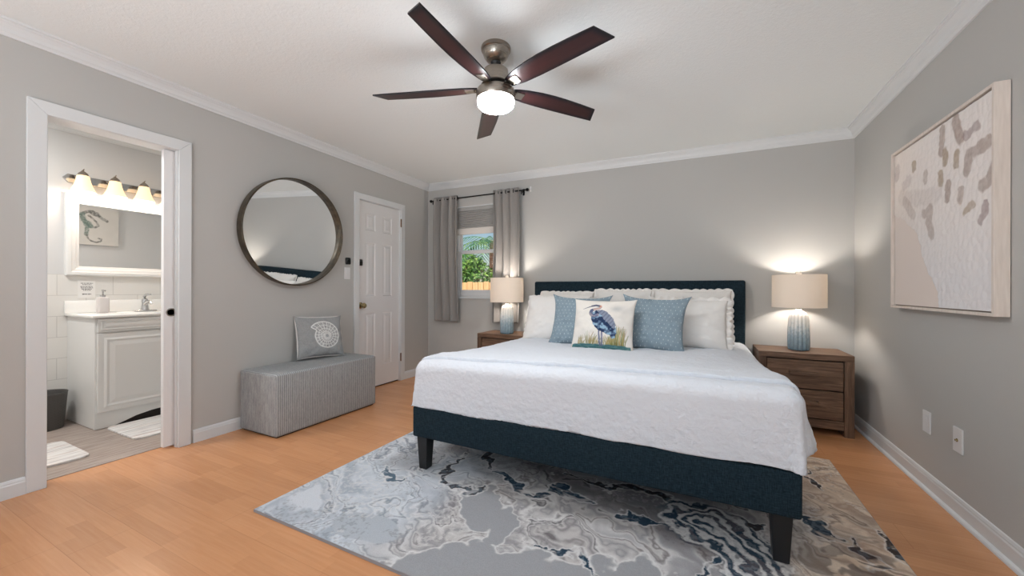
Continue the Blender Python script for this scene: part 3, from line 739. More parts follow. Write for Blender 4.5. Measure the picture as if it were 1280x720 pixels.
    mixc(C_, sst(.55, .8, rings)*msk*(f2 > .55)*.6, np.array(srgb(112, 104, 108)))
    mixc(C_, msk*(fbm(X*60, Y*60, 2) > .60)*.3, np.array(srgb(150, 158, 166)))
    # charcoal flecks among the beige
    m = sst(.56, .60, fbm(A*5+8, B*9, 4))*mR[..., 0]*sst(2.6, 1.6, Y); mixc(C_, m*.8, np.array(srgb(74, 68, 72)))
    C_ *= np.array([.90, .905, .91])*(1-mR)+np.array([1.08, 1.03, .98])*mR
    Zt = .012+.0015*fbm(X*40, Y*40, 2)
    return np.stack([X, Y, Zt], -1), C_
NAVY, CHAR = np.array(srgb(38, 62, 80)), np.array(srgb(58, 54, 58))
def floorpt(px, py, z=.012):
    # where a point seen in the photograph lies on the rug, worked out once from the camera station
    u = (px-640)/FPX; v = (py-361.47)/FPX; u, v = _rc*u-_rs*v, _rs*u+_rc*v
    t = (CAMH-z)/v; return ((_fw.x+_rt.x*u)*t, (_fw.y+_rt.y*u)*t)
VEINS = [([floorpt(*q) for q in L], w, c) for L, w, c in (
    ([(580, 564), (562, 595), (568, 605), (587, 616), (605, 609)], .035, CHAR),
    ([(611, 565), (606, 572), (616, 586)], .045, CHAR),
    ([(616, 589), (645, 605), (659, 625), (684, 618), (713, 614), (731, 625)], .04, NAVY),
    ([(675, 677), (706, 684), (728, 685), (742, 716)], .022, NAVY),
    ([(700, 594), (754, 608), (819, 619), (844, 630), (901, 650), (945, 659), (966, 680)], .035, CHAR),
    ([(782, 639), (804, 655), (833, 657)], .035, NAVY),
    ([(854, 659), (887, 676), (869, 714)], .026, NAVY), ([(901, 659), (923, 673), (912, 709)], .024, NAVY),
    ([(930, 676), (951, 698), (973, 698), (988, 718)], .03, NAVY), ([(718, 680), (736, 698), (740, 718)], .014, NAVY),
    ([(998, 651), (1023, 659), (1045, 669)], .035, NAVY), ([(1066, 673), (1077, 691), (1095, 714)], .022, CHAR),
    ([(1092, 669), (1113, 680), (1128, 702), (1144, 718)], .03, CHAR), ([(1005, 587), (1016, 608)], .03, CHAR),
    ([(480, 584), (489, 602), (508, 595)], .03, np.array(srgb(84, 104, 120))))]
M_rug = mat('marbled_rug_pile', (.5, .5, .5), .95, spec=.05)
_at = nd(M_rug, 'ShaderNodeAttribute', attribute_name='Col')
_nn = noise(M_rug, coords(M_rug), 260, 2); lk(M_rug, mixrgb(M_rug, .35, _at.outputs[0], ramp(M_rug, _nn.outputs[0], [(.3, (.78, .78, .78)), (.7, (1.2, 1.2, 1.2))]), 'MULTIPLY'), bsdf(M_rug).inputs['Base Color'])
bump(M_rug, _nn.outputs[0], .4, .003)
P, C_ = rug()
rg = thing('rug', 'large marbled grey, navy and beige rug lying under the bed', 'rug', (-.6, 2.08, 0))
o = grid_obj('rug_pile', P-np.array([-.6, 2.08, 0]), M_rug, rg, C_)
b = MB(); b.box(-1.938, .727, 1.113, 3.052, .0, .0118); shift(b, -.6, 2.08).build('rug_backing', mat('rug_edge', srgb(150, 148, 150), .9), rg, label='bound grey edge of the rug')

# ---------------------------------------------------------------- nightstands and lamps
def nightstand(label, x0, w=.592):
    d, h = .385, .600
    t = thing('nightstand', label, 'nightstand', (x0+w/2, 3.591+d/2, 0))
    X0, X1, Y0, Y1 = -w/2, w/2, -d/2, d/2
    b = MB(); b.box(X0, X1, Y0, Y1, h-.045, h, .003); b.build('top', M_walnut, t)
    b = MB()
    b.box(X0, X0+.052, Y0, Y1, 0, h-.045, .002); b.build('side_panel', M_walnut_v, t)
    b = MB(); b.box(X1-.058, X1, Y0, Y1, 0, h-.045, .002); b.build('side_panel', M_walnut_v, t)
    b = MB(); b.box(X0+.052, X1-.058, Y0+.004, Y1, .048, .110, .002); b.build('bottom_rail', M_walnut, t)
    b = MB(); b.box(X0+.052, X1-.058, Y0+.03, Y1, .112, h-.046); b.build('carcass', M_gap_shade, t)
    for z0, z1 in ((.118, .325), (.334, .546)):
        b = MB(); b.box(X0+.057, X1-.063, Y0+.004, Y0+.03, z0, z1, .002); dr = b.build('drawer', M_walnut, t)
        zc = z0+.115; b = MB(); b.box(-.095, .085, Y0-.022, Y0-.010, zc-.013, zc+.013, .003)
        b.box(-.095, -.08, Y0-.012, Y0+.006, zc-.013, zc+.013, .002); b.box(.07, .085, Y0-.012, Y0+.006, zc-.013, zc+.013, .002)
        b.build('drawer_handle', M_walnut, dr)
    return t
nightstand('brown wooden two-drawer nightstand to the right of the bed, fully in view', .409)
nightstand('brown wooden nightstand left of the bed under the window, mostly hidden by the bed', -2.192, .553)

def table_lamp(label, x, y, z):
    t = thing('table_lamp', label, 'table lamp', (x, y, z+.001), group='matching ribbed ceramic bedside lamps')
    prof = [(.0, 0), (.060, 0), (.068, .004), (.073, .015), (.0745, .05), (.0735, .11), (.071, .17), (.067, .215), (.061, .240), (.050, .257), (.034, .268), (.022, .273), (.020, .283), (.0, .283)]
    prof = [(r_, z_*1.155) for r_, z_ in prof]; P = []; n = 168
    pr = []
    for (r0, z0), (r1, z1) in zip(prof, prof[1:]):
        k = max(1, int(math.hypot(r1-r0, z1-z0)/.006))
        pr += [(r0+(r1-r0)*i/k, z0+(z1-z0)*i/k) for i in range(k)]
    pr.append(prof[-1]); pr = np.array(pr); a = np.linspace(0, 2*PI, n, endpoint=False)
    amp = sst(.322, .27, pr[:, 1])*sst(-.002, .012, pr[:, 1])
    rb = (np.abs(np.sin(a*7))**.55)
    rr = pr[:, 0][None, :]*(1-(.15*(1-rb))[:, None]*amp[None, :])
    P = np.stack([rr*np.cos(a)[:, None], rr*np.sin(a)[:, None], np.broadcast_to(pr[:, 1][None, :], rr.shape)], -1)
    v = .68+.38*rb[:, None]*np.ones_like(rr); cr = np.stack([v, v*1.0, v*1.0], -1)
    g = grid_obj('lamp_base', P, M_ceramic, t, np.clip(cr, 0, 1), closed_u=True)
    b = MB(); b.lathe([(.012, .322), (.012, .330), (.017, .332), (.017, .365), (.0, .366)], 20, cap=False); b.tube([(0, 0, .36), (0, 0, .405)], .004)
    # harp
    hp = [(.014, 0, .335)]+[(.055*math.sin(PI*k/12), 0, .335+.255*(1-math.cos(PI*k/12))/2) for k in range(1, 12)]+[(0, 0, .595)]
    b.tube(hp, .0018, 6); b.tube([(-x_, 0, z_) for x_, _, z_ in hp], .0018, 6); b.build('harp', M_brass, t, smooth=True)
    R0, Z0, Z1 = .180, .340, .600
    b = MB()
    b.lathe([(R0, Z0), (R0-.001, Z1), (R0-.004, Z1), (R0-.003, Z0), (R0, Z0)], 72, cap=False); sh = b.build('lamp_shade', M_lshade, t, smooth=True)
    b = MB()
    for k in range(3):
        an = 2*PI*k/3; b.tube([(.008*math.cos(an), .008*math.sin(an), .594), ((R0-.003)*math.cos(an), (R0-.003)*math.sin(an), .594)], .0016, 6)
    b.lathe([(.0, .591), (.010, .591), (.010, .597), (.0, .597)], 16, cap=False); b.build('spider', M_brass, sh)
    b = MB(); b.lathe([(.0, .597), (.017, .597), (.019, .601), (.019, .622), (.016, .627), (.0, .628)], 24, cap=False); b.build('finial', M_finial, t, smooth=True)
    b = MB(); b.lathe([(.0, .366), (.012, .368), (.022, .385), (.028, .41), (.022, .435), (.0, .448)], 20, cap=False)
    bl = b.build('light_bulb', M_bulb, t, smooth=True)
    lamp('bulb_light', 'POINT', (0, 0, .475), LAMP_W, (1, .92, .84), parent=t, shadow_soft_size=.045)
    return t
LAMP_W = 13.0
M_bulb = shade_mat('white_bulb', srgb(250, 240, 220), .5)
table_lamp('blue ribbed ceramic table lamp with linen drum shade, on the right nightstand', .702, 3.775, .600)
table_lamp('blue ribbed ceramic table lamp with linen drum shade, in front of the window curtain', -1.884, 3.700, .600)

# ---------------------------------------------------------------- storage bench and its cushion
M_bench = mat('grey_ribbed_linen', srgb(150, 150, 150), .9, spec=.1)
def rib_mat(m):
    tc = nd(m, 'ShaderNodeTexCoord'); x, y, z = sep(m, tc.outputs['Object'])
    ge = nd(m, 'ShaderNodeNewGeometry'); nx, ny, nz = sep(m, ge.outputs['Normal'])
    s1 = math_(m, 'SINE', math_(m, 'MULTIPLY', y, 420))
    s2 = math_(m, 'SINE', math_(m, 'MULTIPLY', x, 420))
    isend = math_(m, 'GREATER_THAN', math_(m, 'ABSOLUTE', ny), .8)
    s = math_(m, 'ADD', math_(m, 'MULTIPLY', s1, math_(m, 'SUBTRACT', 1, isend)), math_(m, 'MULTIPLY', s2, math_(m, 'MULTIPLY', isend, .25)))
    n = noise(m, coords(m, (60, 300, 14)), 1, 3); n2 = noise(m, coords(m, (300, 300, 60)), 1, 2)
    f = math_(m, 'ADD', math_(m, 'MULTIPLY', s, .20), math_(m, 'ADD', math_(m, 'MULTIPLY', n.outputs[0], .5), math_(m, 'MULTIPLY', n2.outputs[0], .5)))
    lk(m, ramp(m, f, [(.22, srgb(124, 127, 129)), (.5, srgb(158, 160, 161)), (.78, srgb(186, 188, 189))]), bsdf(m).inputs['Base Color'])
    bump(m, f, .3, .003)
rib_mat(M_bench)
BX0, BX1, BY0, BY1 = -3.165, -2.722, 1.712, 2.655
t = thing('storage_bench', 'long grey ribbed upholstered storage bench along the left wall', 'bench', ((BX0+BX1)/2, (BY0+BY1)/2, 0))
cx, cy = (BX0+BX1)/2, (BY0+BY1)/2
b = MB(); b.box(BX0-.0, BX1, BY0, BY1, .008, .458, .018, 4)
for v in b.bm.verts:
    if v.co.z > .44: v.co.z += .010*(1-((v.co.x-cx)/.22)**2)*(1-((v.co.y-cy)/.47)**2)
shift(b, cx, cy).build('bench_body', M_bench, t, smooth=True)
b = MB(); b.box(BX0+.02, BX1-.02, BY0+.02, BY1-.02, 0, .012); shift(b, cx, cy).build('bench_base', M_leg, t)

def paint_shell(U, V):
    C_ = np.zeros(U.shape+(3,)); n = fbm(U*30, V*30, 2); a, c = np.array(srgb(148, 149, 149)), np.array(srgb(162, 163, 163)); C_[:] = a+(c-a)*n[..., None]
    w = np.array(srgb(232, 232, 230)); x, y = (U-.16)*.20/.128, (V+.04)*.18/.128
    r = np.hypot(x, y); an = np.arctan2(y, x)
    # nautilus outline: a disc with an opening lip to the left
    a2 = (an-2.55) % (2*PI); Rr = .80+.42*(a2/(2*PI))**2.2; Rr = np.where(a2 > 2*PI-.9, Rr, Rr)
    line = lambda d, s: np.exp(-(d/s)**2)
    def add(m): mixc(C_, np.clip(m, 0, 1), w)
    add(line(r-Rr, .035)*1.2)
    lip = (np.abs(((an-2.55+PI) % (2*PI))-PI) < .035/np.maximum(r, .1))*(r > .80)*(r < 1.22); add(lip.astype(float))
    inside = r < Rr
    for k in (.30, .52, .74): add(line(r-Rr*k, .022)*inside)
    sp = np.abs(((an*20/(2*PI)) % 1)-.5)*(2*PI/20)*r; add(line(sp, .024)*inside*(r > .12)*.95)
    add((fbm(U*70, V*70, 1) > .62)*inside*(r > .2)*.5)
    return C_, np.broadcast_to(a, U.shape+(3,)).copy()
# leaning back on the wall, front facing into the room
def cush(name, label, x, y, z, yaw, lean, roll=0):
    return placed(name, label, 'cushion', x, y, z, lean, yaw, roll)
p = cush('throw_cushion', 'small grey cushion with white embroidered nautilus shell, standing on the bench', -3.030, 2.32, .476, 78, 16, 2)
pillow('cushion_cover', .40, .36, .115, M_pile, p, 21, 200, 200, .045, .06, paint_shell)
ruffle(.40, .36, M_sham, p, .045, .008, 4, .002, 120)['label'] = 'short white fringe'

# ---------------------------------------------------------------- round mirror
t = thing('wall_mirror', 'large round mirror in a thin bronze rim hanging above the bench', 'mirror', (XL, 2.143, 1.563))
MT = t; t.rotation_euler = (0, R(2.5), 0); t.location = (XL+.019, 2.143, 1.563)
MM = Matrix.Rotation(PI/2, 4, 'Y')
b = MB(); b.lathe([(.455, .0), (.4555, .064), (.451, .067), (.445, .064), (.4445, .022), (.440, .0), (.455, 0)], 128, MM, cap=False); b.build('mirror_rim', M_bronze, t, smooth=True)
b = MB(); b.lathe([(.0, .016), (.4455, .016), (.4455, .020), (.0, .020)], 128, MM, cap=False)
o = b.build('mirror_glass', M_mirror, t)

# small fittings by the closet door
o = MB().box(XL, XL+.008, 2.683, 2.752, 1.176, 1.294, .003); sw = thing('light_switch', 'white toggle light switch plate beside the closet door', 'light switch', (XL, 2.7175, 1.235))
shift(o, XL, 2.7175, 1.235).build('switch_plate', M_white, sw); o = MB().box(.008, .0105, -.017, .017, -.034, .034, .001); o.build('rocker', M_white, sw)
o = MB().box(0, .020, -.030, .030, -.034, .034, .010, 3); ls = thing('door_sensor', 'small square black gadget on the wall above the light switch', 'sensor', (XL, 2.722, 1.358)); o.build('sensor_body', M_blackp, ls, smooth=True)
b = MB(); b.lathe([(0, .02), (.014, .02), (.014, .024), (0, .024)], 20, MM, cap=False); b.build('sensor_button', M_black, ls)
o = MB().box(0, .022, -.026, .026, -.034, .034, .010, 3); ls = thing('door_bolt', 'small black privacy lock mounted on the white closet door', 'lock', (DX, 2.895, 1.355)); o.build('lock_body', M_blackp, ls, smooth=True)
b = MB(); b.lathe([(0, .022), (.013, .022), (.013, .032), (0, .032)], 20, MM, cap=False); b.build('lock_turn', M_black, ls)

# plates on the right wall
pt = thing('wall_plate', 'blank white wall plate low on the right wall, nearer the nightstand', 'wall plate', (XR, 2.872, .365))
MB().box(-.007, 0, -.038, .038, -.059, .059, .003).build('cover_plate', M_white, pt); b = MB(); b.box(-.0085, -.006, -.016, .016, -.033, .033, .001); b.build('insert', M_white, pt)
pt = thing('wall_plate', 'white wall plate with metal cable jack, nearer the camera on the right wall', 'wall plate', (XR, 2.588, .364))
MB().box(-.007, 0, -.038, .038, -.059, .059, .003).build('cover_plate', M_white, pt)
b = MB(); b.lathe([(0, 0), (.008, 0), (.008, .002), (.0045, .002), (.0045, .008), (0, .008)], 12, Matrix.Translation((-.007, 0, 0)) @ Matrix.Rotation(-PI/2, 4, 'Y'), cap=False); b.build('cable_jack', M_brass, pt)

# ---------------------------------------------------------------- framed canvas on the right wall
PY0, PY1, PZ0, PZ1, PD = 2.246, 3.183, .974, 1.922, .050
t = thing('wall_art', 'large square blush and white abstract canvas in a pale wood frame, on the right wall', 'painting', (XR, (PY0+PY1)/2, (PZ0+PZ1)/2))
yc, zc = (PY0+PY1)/2, (PZ0+PZ1)/2; hw, hh = (PY1-PY0)/2, (PZ1-PZ0)/2
b = MB(); fw = .014
for poly in ([(-hw, -hh), (hw, -hh), (hw-fw, -hh+fw), (-hw+fw, -hh+fw)], [(-hw, hh), (-hw+fw, hh-fw), (hw-fw, hh-fw), (hw, hh)],
             [(-hw, -hh), (-hw+fw, -hh+fw), (-hw+fw, hh-fw), (-hw, hh)], [(hw, -hh), (hw, hh), (hw-fw, hh-fw), (hw-fw, -hh+fw)]):
    b.prism(poly, 'x', -PD, -.003, bev=.0012)
b.build('picture_frame', M_blush, t)
def wallpt(px, py, X0):
    u = (px-640)/FPX; v = (py-361.47)/FPX; u, v = _rc*u-_rs*v, _rs*u+_rc*v
    k = X0/(_fw.x+_rt.x*u); return ((_fw.y+_rt.y*u)*k, CAMH-v*k)
def canvas():
    g = .006; n = 460
    Y, Z = np.meshgrid(np.linspace(-hw+fw+g, hw-fw-g, n), np.linspace(-hh+fw+g, hh-fw-g, n), indexing='ij')
    C_ = np.zeros(Y.shape+(3,)); C_[:] = srgb(236, 229, 225)
    mixc(C_, .5*sst(.1, -.4, Z), np.array(srgb(224, 224, 230))); mixc(C_, .35*sst(.0, .45, Y), np.array(srgb(232, 214, 200)))
    f = lambda *q: [(wallpt(a, c, XR-PD)[0]-yc, wallpt(a, c, XR-PD)[1]-zc) for a, c in q]
    Yw = Y+(fbm(Y*22, Z*22, 3)-.5)*.018; Zw = Z+(fbm(Y*22+5, Z*22+9, 3)-.5)*.035
    Yq = Y
    plain = in_poly(Yw, Zw, f((1105, 262), (1118, 270), (1143, 291), (1152, 329), (1168, 364), (1172, 400), (1100, 400)))
    # overlapping petals of thick paint
    H = np.zeros(Y.shape); pg = np.random.RandomState(5); s = .034
    ii = Y/s; jj = Z/s; rel = np.zeros(Y.shape)
    for di in (-1, 0, 1):
        for dj in (-1, 0, 1):
            ci = np.floor(ii)+di; cj = np.floor(jj)+dj
            hx = _LAT[(ci.astype(int)*7+13) % 256, (cj.astype(int)*11+29) % 256]; hy = _LAT[(ci.astype(int)*5+83) % 256, (cj.astype(int)*3+57) % 256]
            d = np.hypot((ii-ci-.5-(hx-.5)*.6)*.85, (jj-cj-.5-(hy-.5)*.6)*.75); rel = np.maximum(rel, np.clip(1.15-d*1.25, 0, 1)*(.7+.6*hx))
    H = np.where(plain, 0, rel*.0035+.0015*fbm(Y*60, Z*60, 3))
    taupe, tan, mauve = srgb(168, 150, 140), srgb(168, 148, 124), srgb(168, 150, 148)
    rg_ = np.random.RandomState(2)
    for pts, w, c, a in (
        (f((1174.6, 159.6), (1174.6, 176.8), (1172.4, 189.7)), .024, taupe, .9), (f((1177.8, 191), (1177.5, 200)), .028, tan, .9), (f((1191.8, 194), (1191.5, 205)), .026, tan, .9),
        (f((1190.7, 148.8), (1192.9, 166), (1197.2, 175.7)), .028, taupe, .95), (f((1202.6, 169.3), (1216.6, 158.5)), .024, mauve, .8), (f((1204.7, 211.3), (1206.9, 194), (1218, 186), (1230.6, 179)), .028, taupe, .85),
        (f((1224, 232.8), (1234, 222), (1239, 206)), .030, taupe, .85), (f((1139, 205), (1139, 211)), .026, tan, .85), (f((1154, 217), (1153, 225)), .026, taupe, .6),
        (f((1171.8, 217), (1171.8, 230)), .024, tan, .9), (f((1182, 228.5), (1180, 250)), .024, taupe, .9), (f((1197, 238), (1196, 250)), .022, taupe, .75),
        (f((1203, 264), (1211, 258)), .020, tan, .8), (f((1227.8, 257.8), (1221, 277.8)), .020, mauve, .9), (f((1152, 268), (1160, 262), (1157, 278), (1161, 293)), .030, taupe, .7),
        (f((1124, 247), (1145, 248), (1168, 244)), .045, taupe, .22), (f((1128, 252), (1138, 268)), .03, taupe, .45), (f((1119, 212), (1118, 222)), .03, mauve, .5), (f((1127, 232), (1133, 226)), .03, mauve, .35)):
        d, fr = d_line(Yw, Zw, pts); w = w*1.2; mixc(C_, a*.85*sst(w, w*.62, d)*(.75+.4*fbm(Y*60, Z*60, 2)), np.array(c))
    C_[plain] = np.array(srgb(232, 219, 211))
    return np.stack([-.036-H-0*Y, Y, Z], -1), C_
P, C_ = canvas(); o = grid_obj('canvas', P, M_canvas, t, C_)
b = MB(); b.box(-.030, -.002, -hw+fw-.001, hw-fw+.001, -hh+fw-.001, hh-fw+.001); b.build('canvas_backing', mat('shadow_gap', srgb(150, 132, 122), .8), t)

# ---------------------------------------------------------------- curtains, rod, cellular shade
YR = 3.93
def curtain(label, xa, xb, ztop, zbot, folds, seed, flareb=0):
    n, m_ = 150, 90
    u = np.linspace(0, 1, n); v = np.linspace(0, 1, m_)
    U, V = np.meshgrid(u, v, indexing='ij')
    amp = .037*(1-.12*V)+.008*np.sin(V*3+seed)
    ph = U*2*PI*folds+.35*np.sin(V*2.4+seed)+.6*np.sin(U*5+seed)
    X = xa+(xb-xa)*(U+.028*np.sin(ph*1+1.2))+flareb*V*(U-.5)+.006*np.sin(V*5+seed*3)
    Y = amp*(1-2*np.abs(np.sin(ph/2))**.75)+.004*np.sin(U*40+V*6)
    Z = ztop+(zbot-ztop)*V+.004*np.sin(U*11+seed)*V+.010*(1-V)**6*np.cos(ph)
    P = np.stack([X, Y, Z], -1)
    t = thing('curtain', label, 'curtain', ((xa+xb)/2, YR, zbot))
    grid_obj('curtain_panel', P-np.array([(xa+xb)/2, 0, zbot]), M_curtain, t, thick=.003)
    # grommets
    for k in range(int(folds*2)):
        tt = (k+.5)*PI; best = np.argmin(np.abs((u*2*PI*folds+.35*np.sin(.04*2.4+seed)+.6*np.sin(u*5+seed))-tt)); xg = X[best, 3]
        b = MB(); b.lathe([(.019, -.004), (.027, -.003), (.028, 0), (.027, .003), (.019, .004), (.0175, 0), (.019, -.004)], 24, Matrix.Translation((xg-(xa+xb)/2, 0, 2.196-zbot)) @ Matrix.Rotation(PI/2, 4, 'Y') , cap=False)
        b.build('grommet', M_black, t, smooth=True)
    return t
curtain('grey grommet curtain panel hanging on the left side of the window', -3.035, -2.665, 2.228, .680, 3.6, 1, .03)
curtain('grey grommet curtain panel hanging right of the window, behind a lamp', -2.190, -1.835, 2.232, .690, 3.4, 4, .02)
t = thing('curtain_rod', 'thin black curtain rod with end caps above the window', 'curtain rod', (-2.42, YR, 2.196))
b = MB(); b.tube([(-.66, 0, 0), (.655, 0, 0)], .008, 14); b.build('rod', M_black, t, smooth=True)
for s in (-1, 1):
    b = MB(); b.lathe([(0, 0), (.012, 0), (.018, .008), (.018, .022), (.012, .03), (0, .03)], 18, Matrix.Translation((.655*s, 0, 0)) @ Matrix.Rotation(s*PI/2, 4, 'Y'), cap=False); b.build('rod_finial', M_black, t, smooth=True)
    xo = .60 if s > 0 else -.64
    b = MB(); b.tube([(xo, 0, -.011), (xo, .03, -.014), (xo, YB-YR-.004, -.014)], .005, 8); b.box(xo-.012, xo+.012, YB-YR-.006, YB-YR, -.045, .03, .002); b.tube([(xo, 0, -.045), (xo, 0, -.009)], .006, 8); b.build('rod_bracket', M_black, t, smooth=True)
hk = thing('wall_hook', 'tiny white adhesive hook on the wall beside the curtain rod end', 'hook', (-1.735, YB, 2.215))
MB().box(-.010, .010, -.006, 0, -.030, .030, .003).build('hook_plate', M_white, hk); MB().box(-.005, .005, -.018, -.005, -.020, -.010, .002).build('hook_arm', M_white, hk)
t = thing('window_shade', 'grey cellular window shade pulled halfway down inside the window', 'window shade', (-2.39, YB+.03, WZ1))
b = MB(); b.box(-.395, .395, -.022, .025, -.055, -.013, .004); b.build('head_rail', M_shade_fab, t)
zt, zb, np_ = -.055, -.270, 12
pl = []
for k in range(np_+1):
    z = zt+(zb-zt)*k/np_; pl.append((-.010, z))
    if k < np_: pl.append((-.022, z+(zb-zt)/np_/2))
pl2 = [(-a, c) for a, c in pl[::-1]]
b = MB(); b.prism(pl+pl2, 'x', -.392, .392); b.build('pleated_fabric', M_shade_fab, t)
b = MB(); b.box(-.393, .393, -.012, .012, -.345, -.270, .003); b.build('bottom_rail', M_shade_rail, t, label='pale bottom rail')

# ---------------------------------------------------------------- ceiling fan
FXc, FYc = -1.02, 1.86; FZ = CZ(FXc, FYc)
t = thing('ceiling_fan', 'five-blade dark wood and brushed nickel ceiling fan with frosted bowl light', 'ceiling fan', (FXc, FYc, 0))
b = MB(); b.lathe([(.0, FZ+.001), (.080, FZ+.001), (.082, FZ-.006), (.080, FZ-.018), (.074, FZ-.022), (.073, FZ-.030), (.066, FZ-.052), (.052, FZ-.070), (.036, FZ-.080), (.030, FZ-.082), (.0, FZ-.082)], 48, cap=False); b.build('canopy', M_nickel, t, smooth=True)
b = MB(); b.lathe([(.0, 2.345), (.022, 2.345), (.029, 2.333), (.026, 2.318), (.014, 2.306), (.014, 2.29), (0, 2.29)], 32, cap=False); b.build('ball_joint', M_blackp, t, smooth=True)
b = MB(); b.lathe([(.0, 2.31), (.021, 2.31), (.021, 2.296), (.062, 2.290), (.068, 2.284), (.070, 2.27), (.072, 2.215), (.080, 2.205), (.0, 2.205)], 48, cap=False); b.build('motor_housing', M_nickel, t, smooth=True)
b = MB(); b.lathe([(.0, 2.178), (.090, 2.178), (.104, 2.174), (.107, 2.168), (.107, 2.128), (.103, 2.122), (.0, 2.122)], 64, cap=False); b.build('light_ring', M_nickel, t, smooth=True)
b = MB(); b.lathe([(.0, 2.205), (.060, 2.205), (.060, 2.178), (.0, 2.178)], 32, cap=False); b.build('blade_hub', M_blackp, t, smooth=True)
b = MB(); b.lathe([(.101, 2.124), (.102, 2.108), (.098, 2.092), (.088, 2.083), (.065, 2.077), (.035, 2.074), (.0, 2.073)], 64, cap=False); bowl = b.build('glass_bowl', M_bowl, t, smooth=True)
M_blade = mat('dark_walnut_blade', srgb(58, 34, 32), .3, spec=.3)
_at = nd(M_blade, 'ShaderNodeAttribute', attribute_name='Col'); _nn = noise(M_blade, coords(M_blade, (4, 70, 70)), 1, 4)
lk(M_blade, mixrgb(M_blade, .5, _at.outputs[0], ramp(M_blade, _nn.outputs[0], [(.3, (.7, .7, .7)), (.7, (1.2, 1.2, 1.2))]), 'MULTIPLY'), bsdf(M_blade).inputs['Base Color'])
def blade_mesh():
    n, m_ = 70, 25
    r0, r1 = .100, .700
    s = np.linspace(0, 1, n); v = np.linspace(-1, 1, m_)
    Sg, Vg = np.meshgrid(s, v, indexing='ij')
    # v=-1: clockwise (bowed) edge, v=+1: straighter edge whose tip runs on further
    tip = Vg*.5+.5; r = r0+(r1-.045+.045*tip-r0)*Sg
    cw = -np.interp(Sg, [0, .06, .15, .3, .45, .6, .8, 1], [.030, .040, .051, .061, .065, .064, .058, .050]); cc = np.interp(Sg, [0, .06, .15, .3, .5, .8, 1], [.030, .040, .047, .051, .052, .051, .050])
    w = np.where(Vg < 0, -Vg*cw, Vg*cc); w = cw+(cc-cw)*(Vg*.5+.5)
    th = .0035
    top = np.stack([r, w, np.full_like(r, th)], -1); bot = np.stack([r, w, np.full_like(r, -th)], -1)
    e = np.minimum(1-np.abs(Vg), np.minimum(Sg*7, (1-Sg)*7)); k = sst(.05, .55, e)[..., None]
    c = np.array(srgb(22, 18, 24))*(1-k)+np.array(srgb(58, 30, 30))*k
    idx = np.arange(n*m_).reshape(n, m_); o_ = n*m_
    q = []
    for i in range(n-1):
        for j in range(m_-1):
            a, b_, c_, d = idx[i, j], idx[i+1, j], idx[i+1, j+1], idx[i, j+1]
            q += [(a, b_, c_, d), (a+o_, d+o_, c_+o_, b_+o_)]
    rim = list(idx[:, 0])+list(idx[-1, 1:])+list(idx[::-1, -1][1:])+list(idx[0, ::-1][1:-1])
    for i in range(len(rim)): a, b_ = rim[i], rim[(i+1) % len(rim)]; q.append((b_, a, a+o_, b_+o_))
    me = bpy.data.meshes.new('blade'); me.from_pydata(np.concatenate([top.reshape(-1, 3), bot.reshape(-1, 3)]).tolist(), [], [tuple(int(z) for z in f) for f in q])
    put_cols(me, np.concatenate([c.reshape(-1, 3)]*2)); me.materials.append(M_blade); return me
BME = blade_mesh()
bi = MB(); bi.box(.055, .155, -.017, .017, -.004, .004, .002); bi.box(.120, .172, -.024, .024, -.0085, -.0038, .001)
BIm = bpy.data.meshes.new('blade_iron'); bi.bm.to_mesh(BIm); bi.bm.free(); BIm.materials.append(M_nickel)
for k in range(5):
    a = R(-90+72*k)
    M_ = Matrix.Translation((0, 0, 2.186)) @ Matrix.Rotation(a, 4, 'Z') @ Matrix.Rotation(R(-12), 4, 'X')
    o = bpy.data.objects.new('blade', BME); COL.objects.link(o); o.parent = t; o.matrix_local = M_
    i_ = bpy.data.objects.new('blade_iron', BIm); COL.objects.link(i_); i_.parent = o
# ---------------------------------------------------------------- bathroom furniture
VX, VY0, VY1 = -4.126, 1.212, 2.07
t = thing('vanity_cabinet', 'white bathroom vanity cabinet with a raised-panel door', 'cabinet', (VX-.27, (VY0+VY1)/2, 0))
ox, oy = VX-.27, (VY0+VY1)/2
b = MB(); b.box(XB+.012, VX-.018, VY0, VY1, 0, .85, .002); shift(b, ox, oy).build('cabinet_body', M_gloss_white, t)
# front frame with arched apron
ap = [(VY0, 0), (VY0+.10, 0), (VY0+.16, .018), (VY0+.24, .045), (VY0+.34, .062), ((VY0+VY1)/2, .068), (VY1-.34, .062), (VY1-.24, .045), (VY1-.16, .018), (VY1-.10, 0), (VY1, 0), (VY1, .85), (VY0, .85)]
b = MB(); b.prism(ap, 'x', VX-.018, VX); shift(b, ox, oy).build('face_frame', M_gloss_white, t)
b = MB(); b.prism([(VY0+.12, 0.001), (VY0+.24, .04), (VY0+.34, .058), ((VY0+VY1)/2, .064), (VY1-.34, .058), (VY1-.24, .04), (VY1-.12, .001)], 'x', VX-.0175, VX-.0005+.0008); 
shift(b, ox, oy).build('toe_shade_board', M_gap_shade, t, label='dark board standing in for the shade under the arched apron')  # shade under the apron is put in as a dark board
def panel_front(b, y0, y1, z0, z1, x, raise_=True, fr=.05):
    b.box(x, x+.016, y0, y1, z0, z1, .003)
    P0 = lambda o, xx: [(xx, y0+o, z0+o), (xx, y1-o, z0+o), (xx, y1-o, z1-o), (xx, y0+o, z1-o)]
    L = [P0(fr*.55, x+.0165), P0(fr*.8, x+.0225), P0(fr*1.05, x+.0185), P0(fr*1.6, x+.023)]
    for A, B in zip(L, L[1:]):
        for i in range(4): b.face([A[i], A[(i+1) % 4], B[(i+1) % 4], B[i]])
    b.face(L[-1])
b = MB(); panel_front(b, VY0+.012, VY1-.012, .740, .842, VX, fr=.028); shift(b, ox, oy).build('drawer_front', M_gloss_white, t)
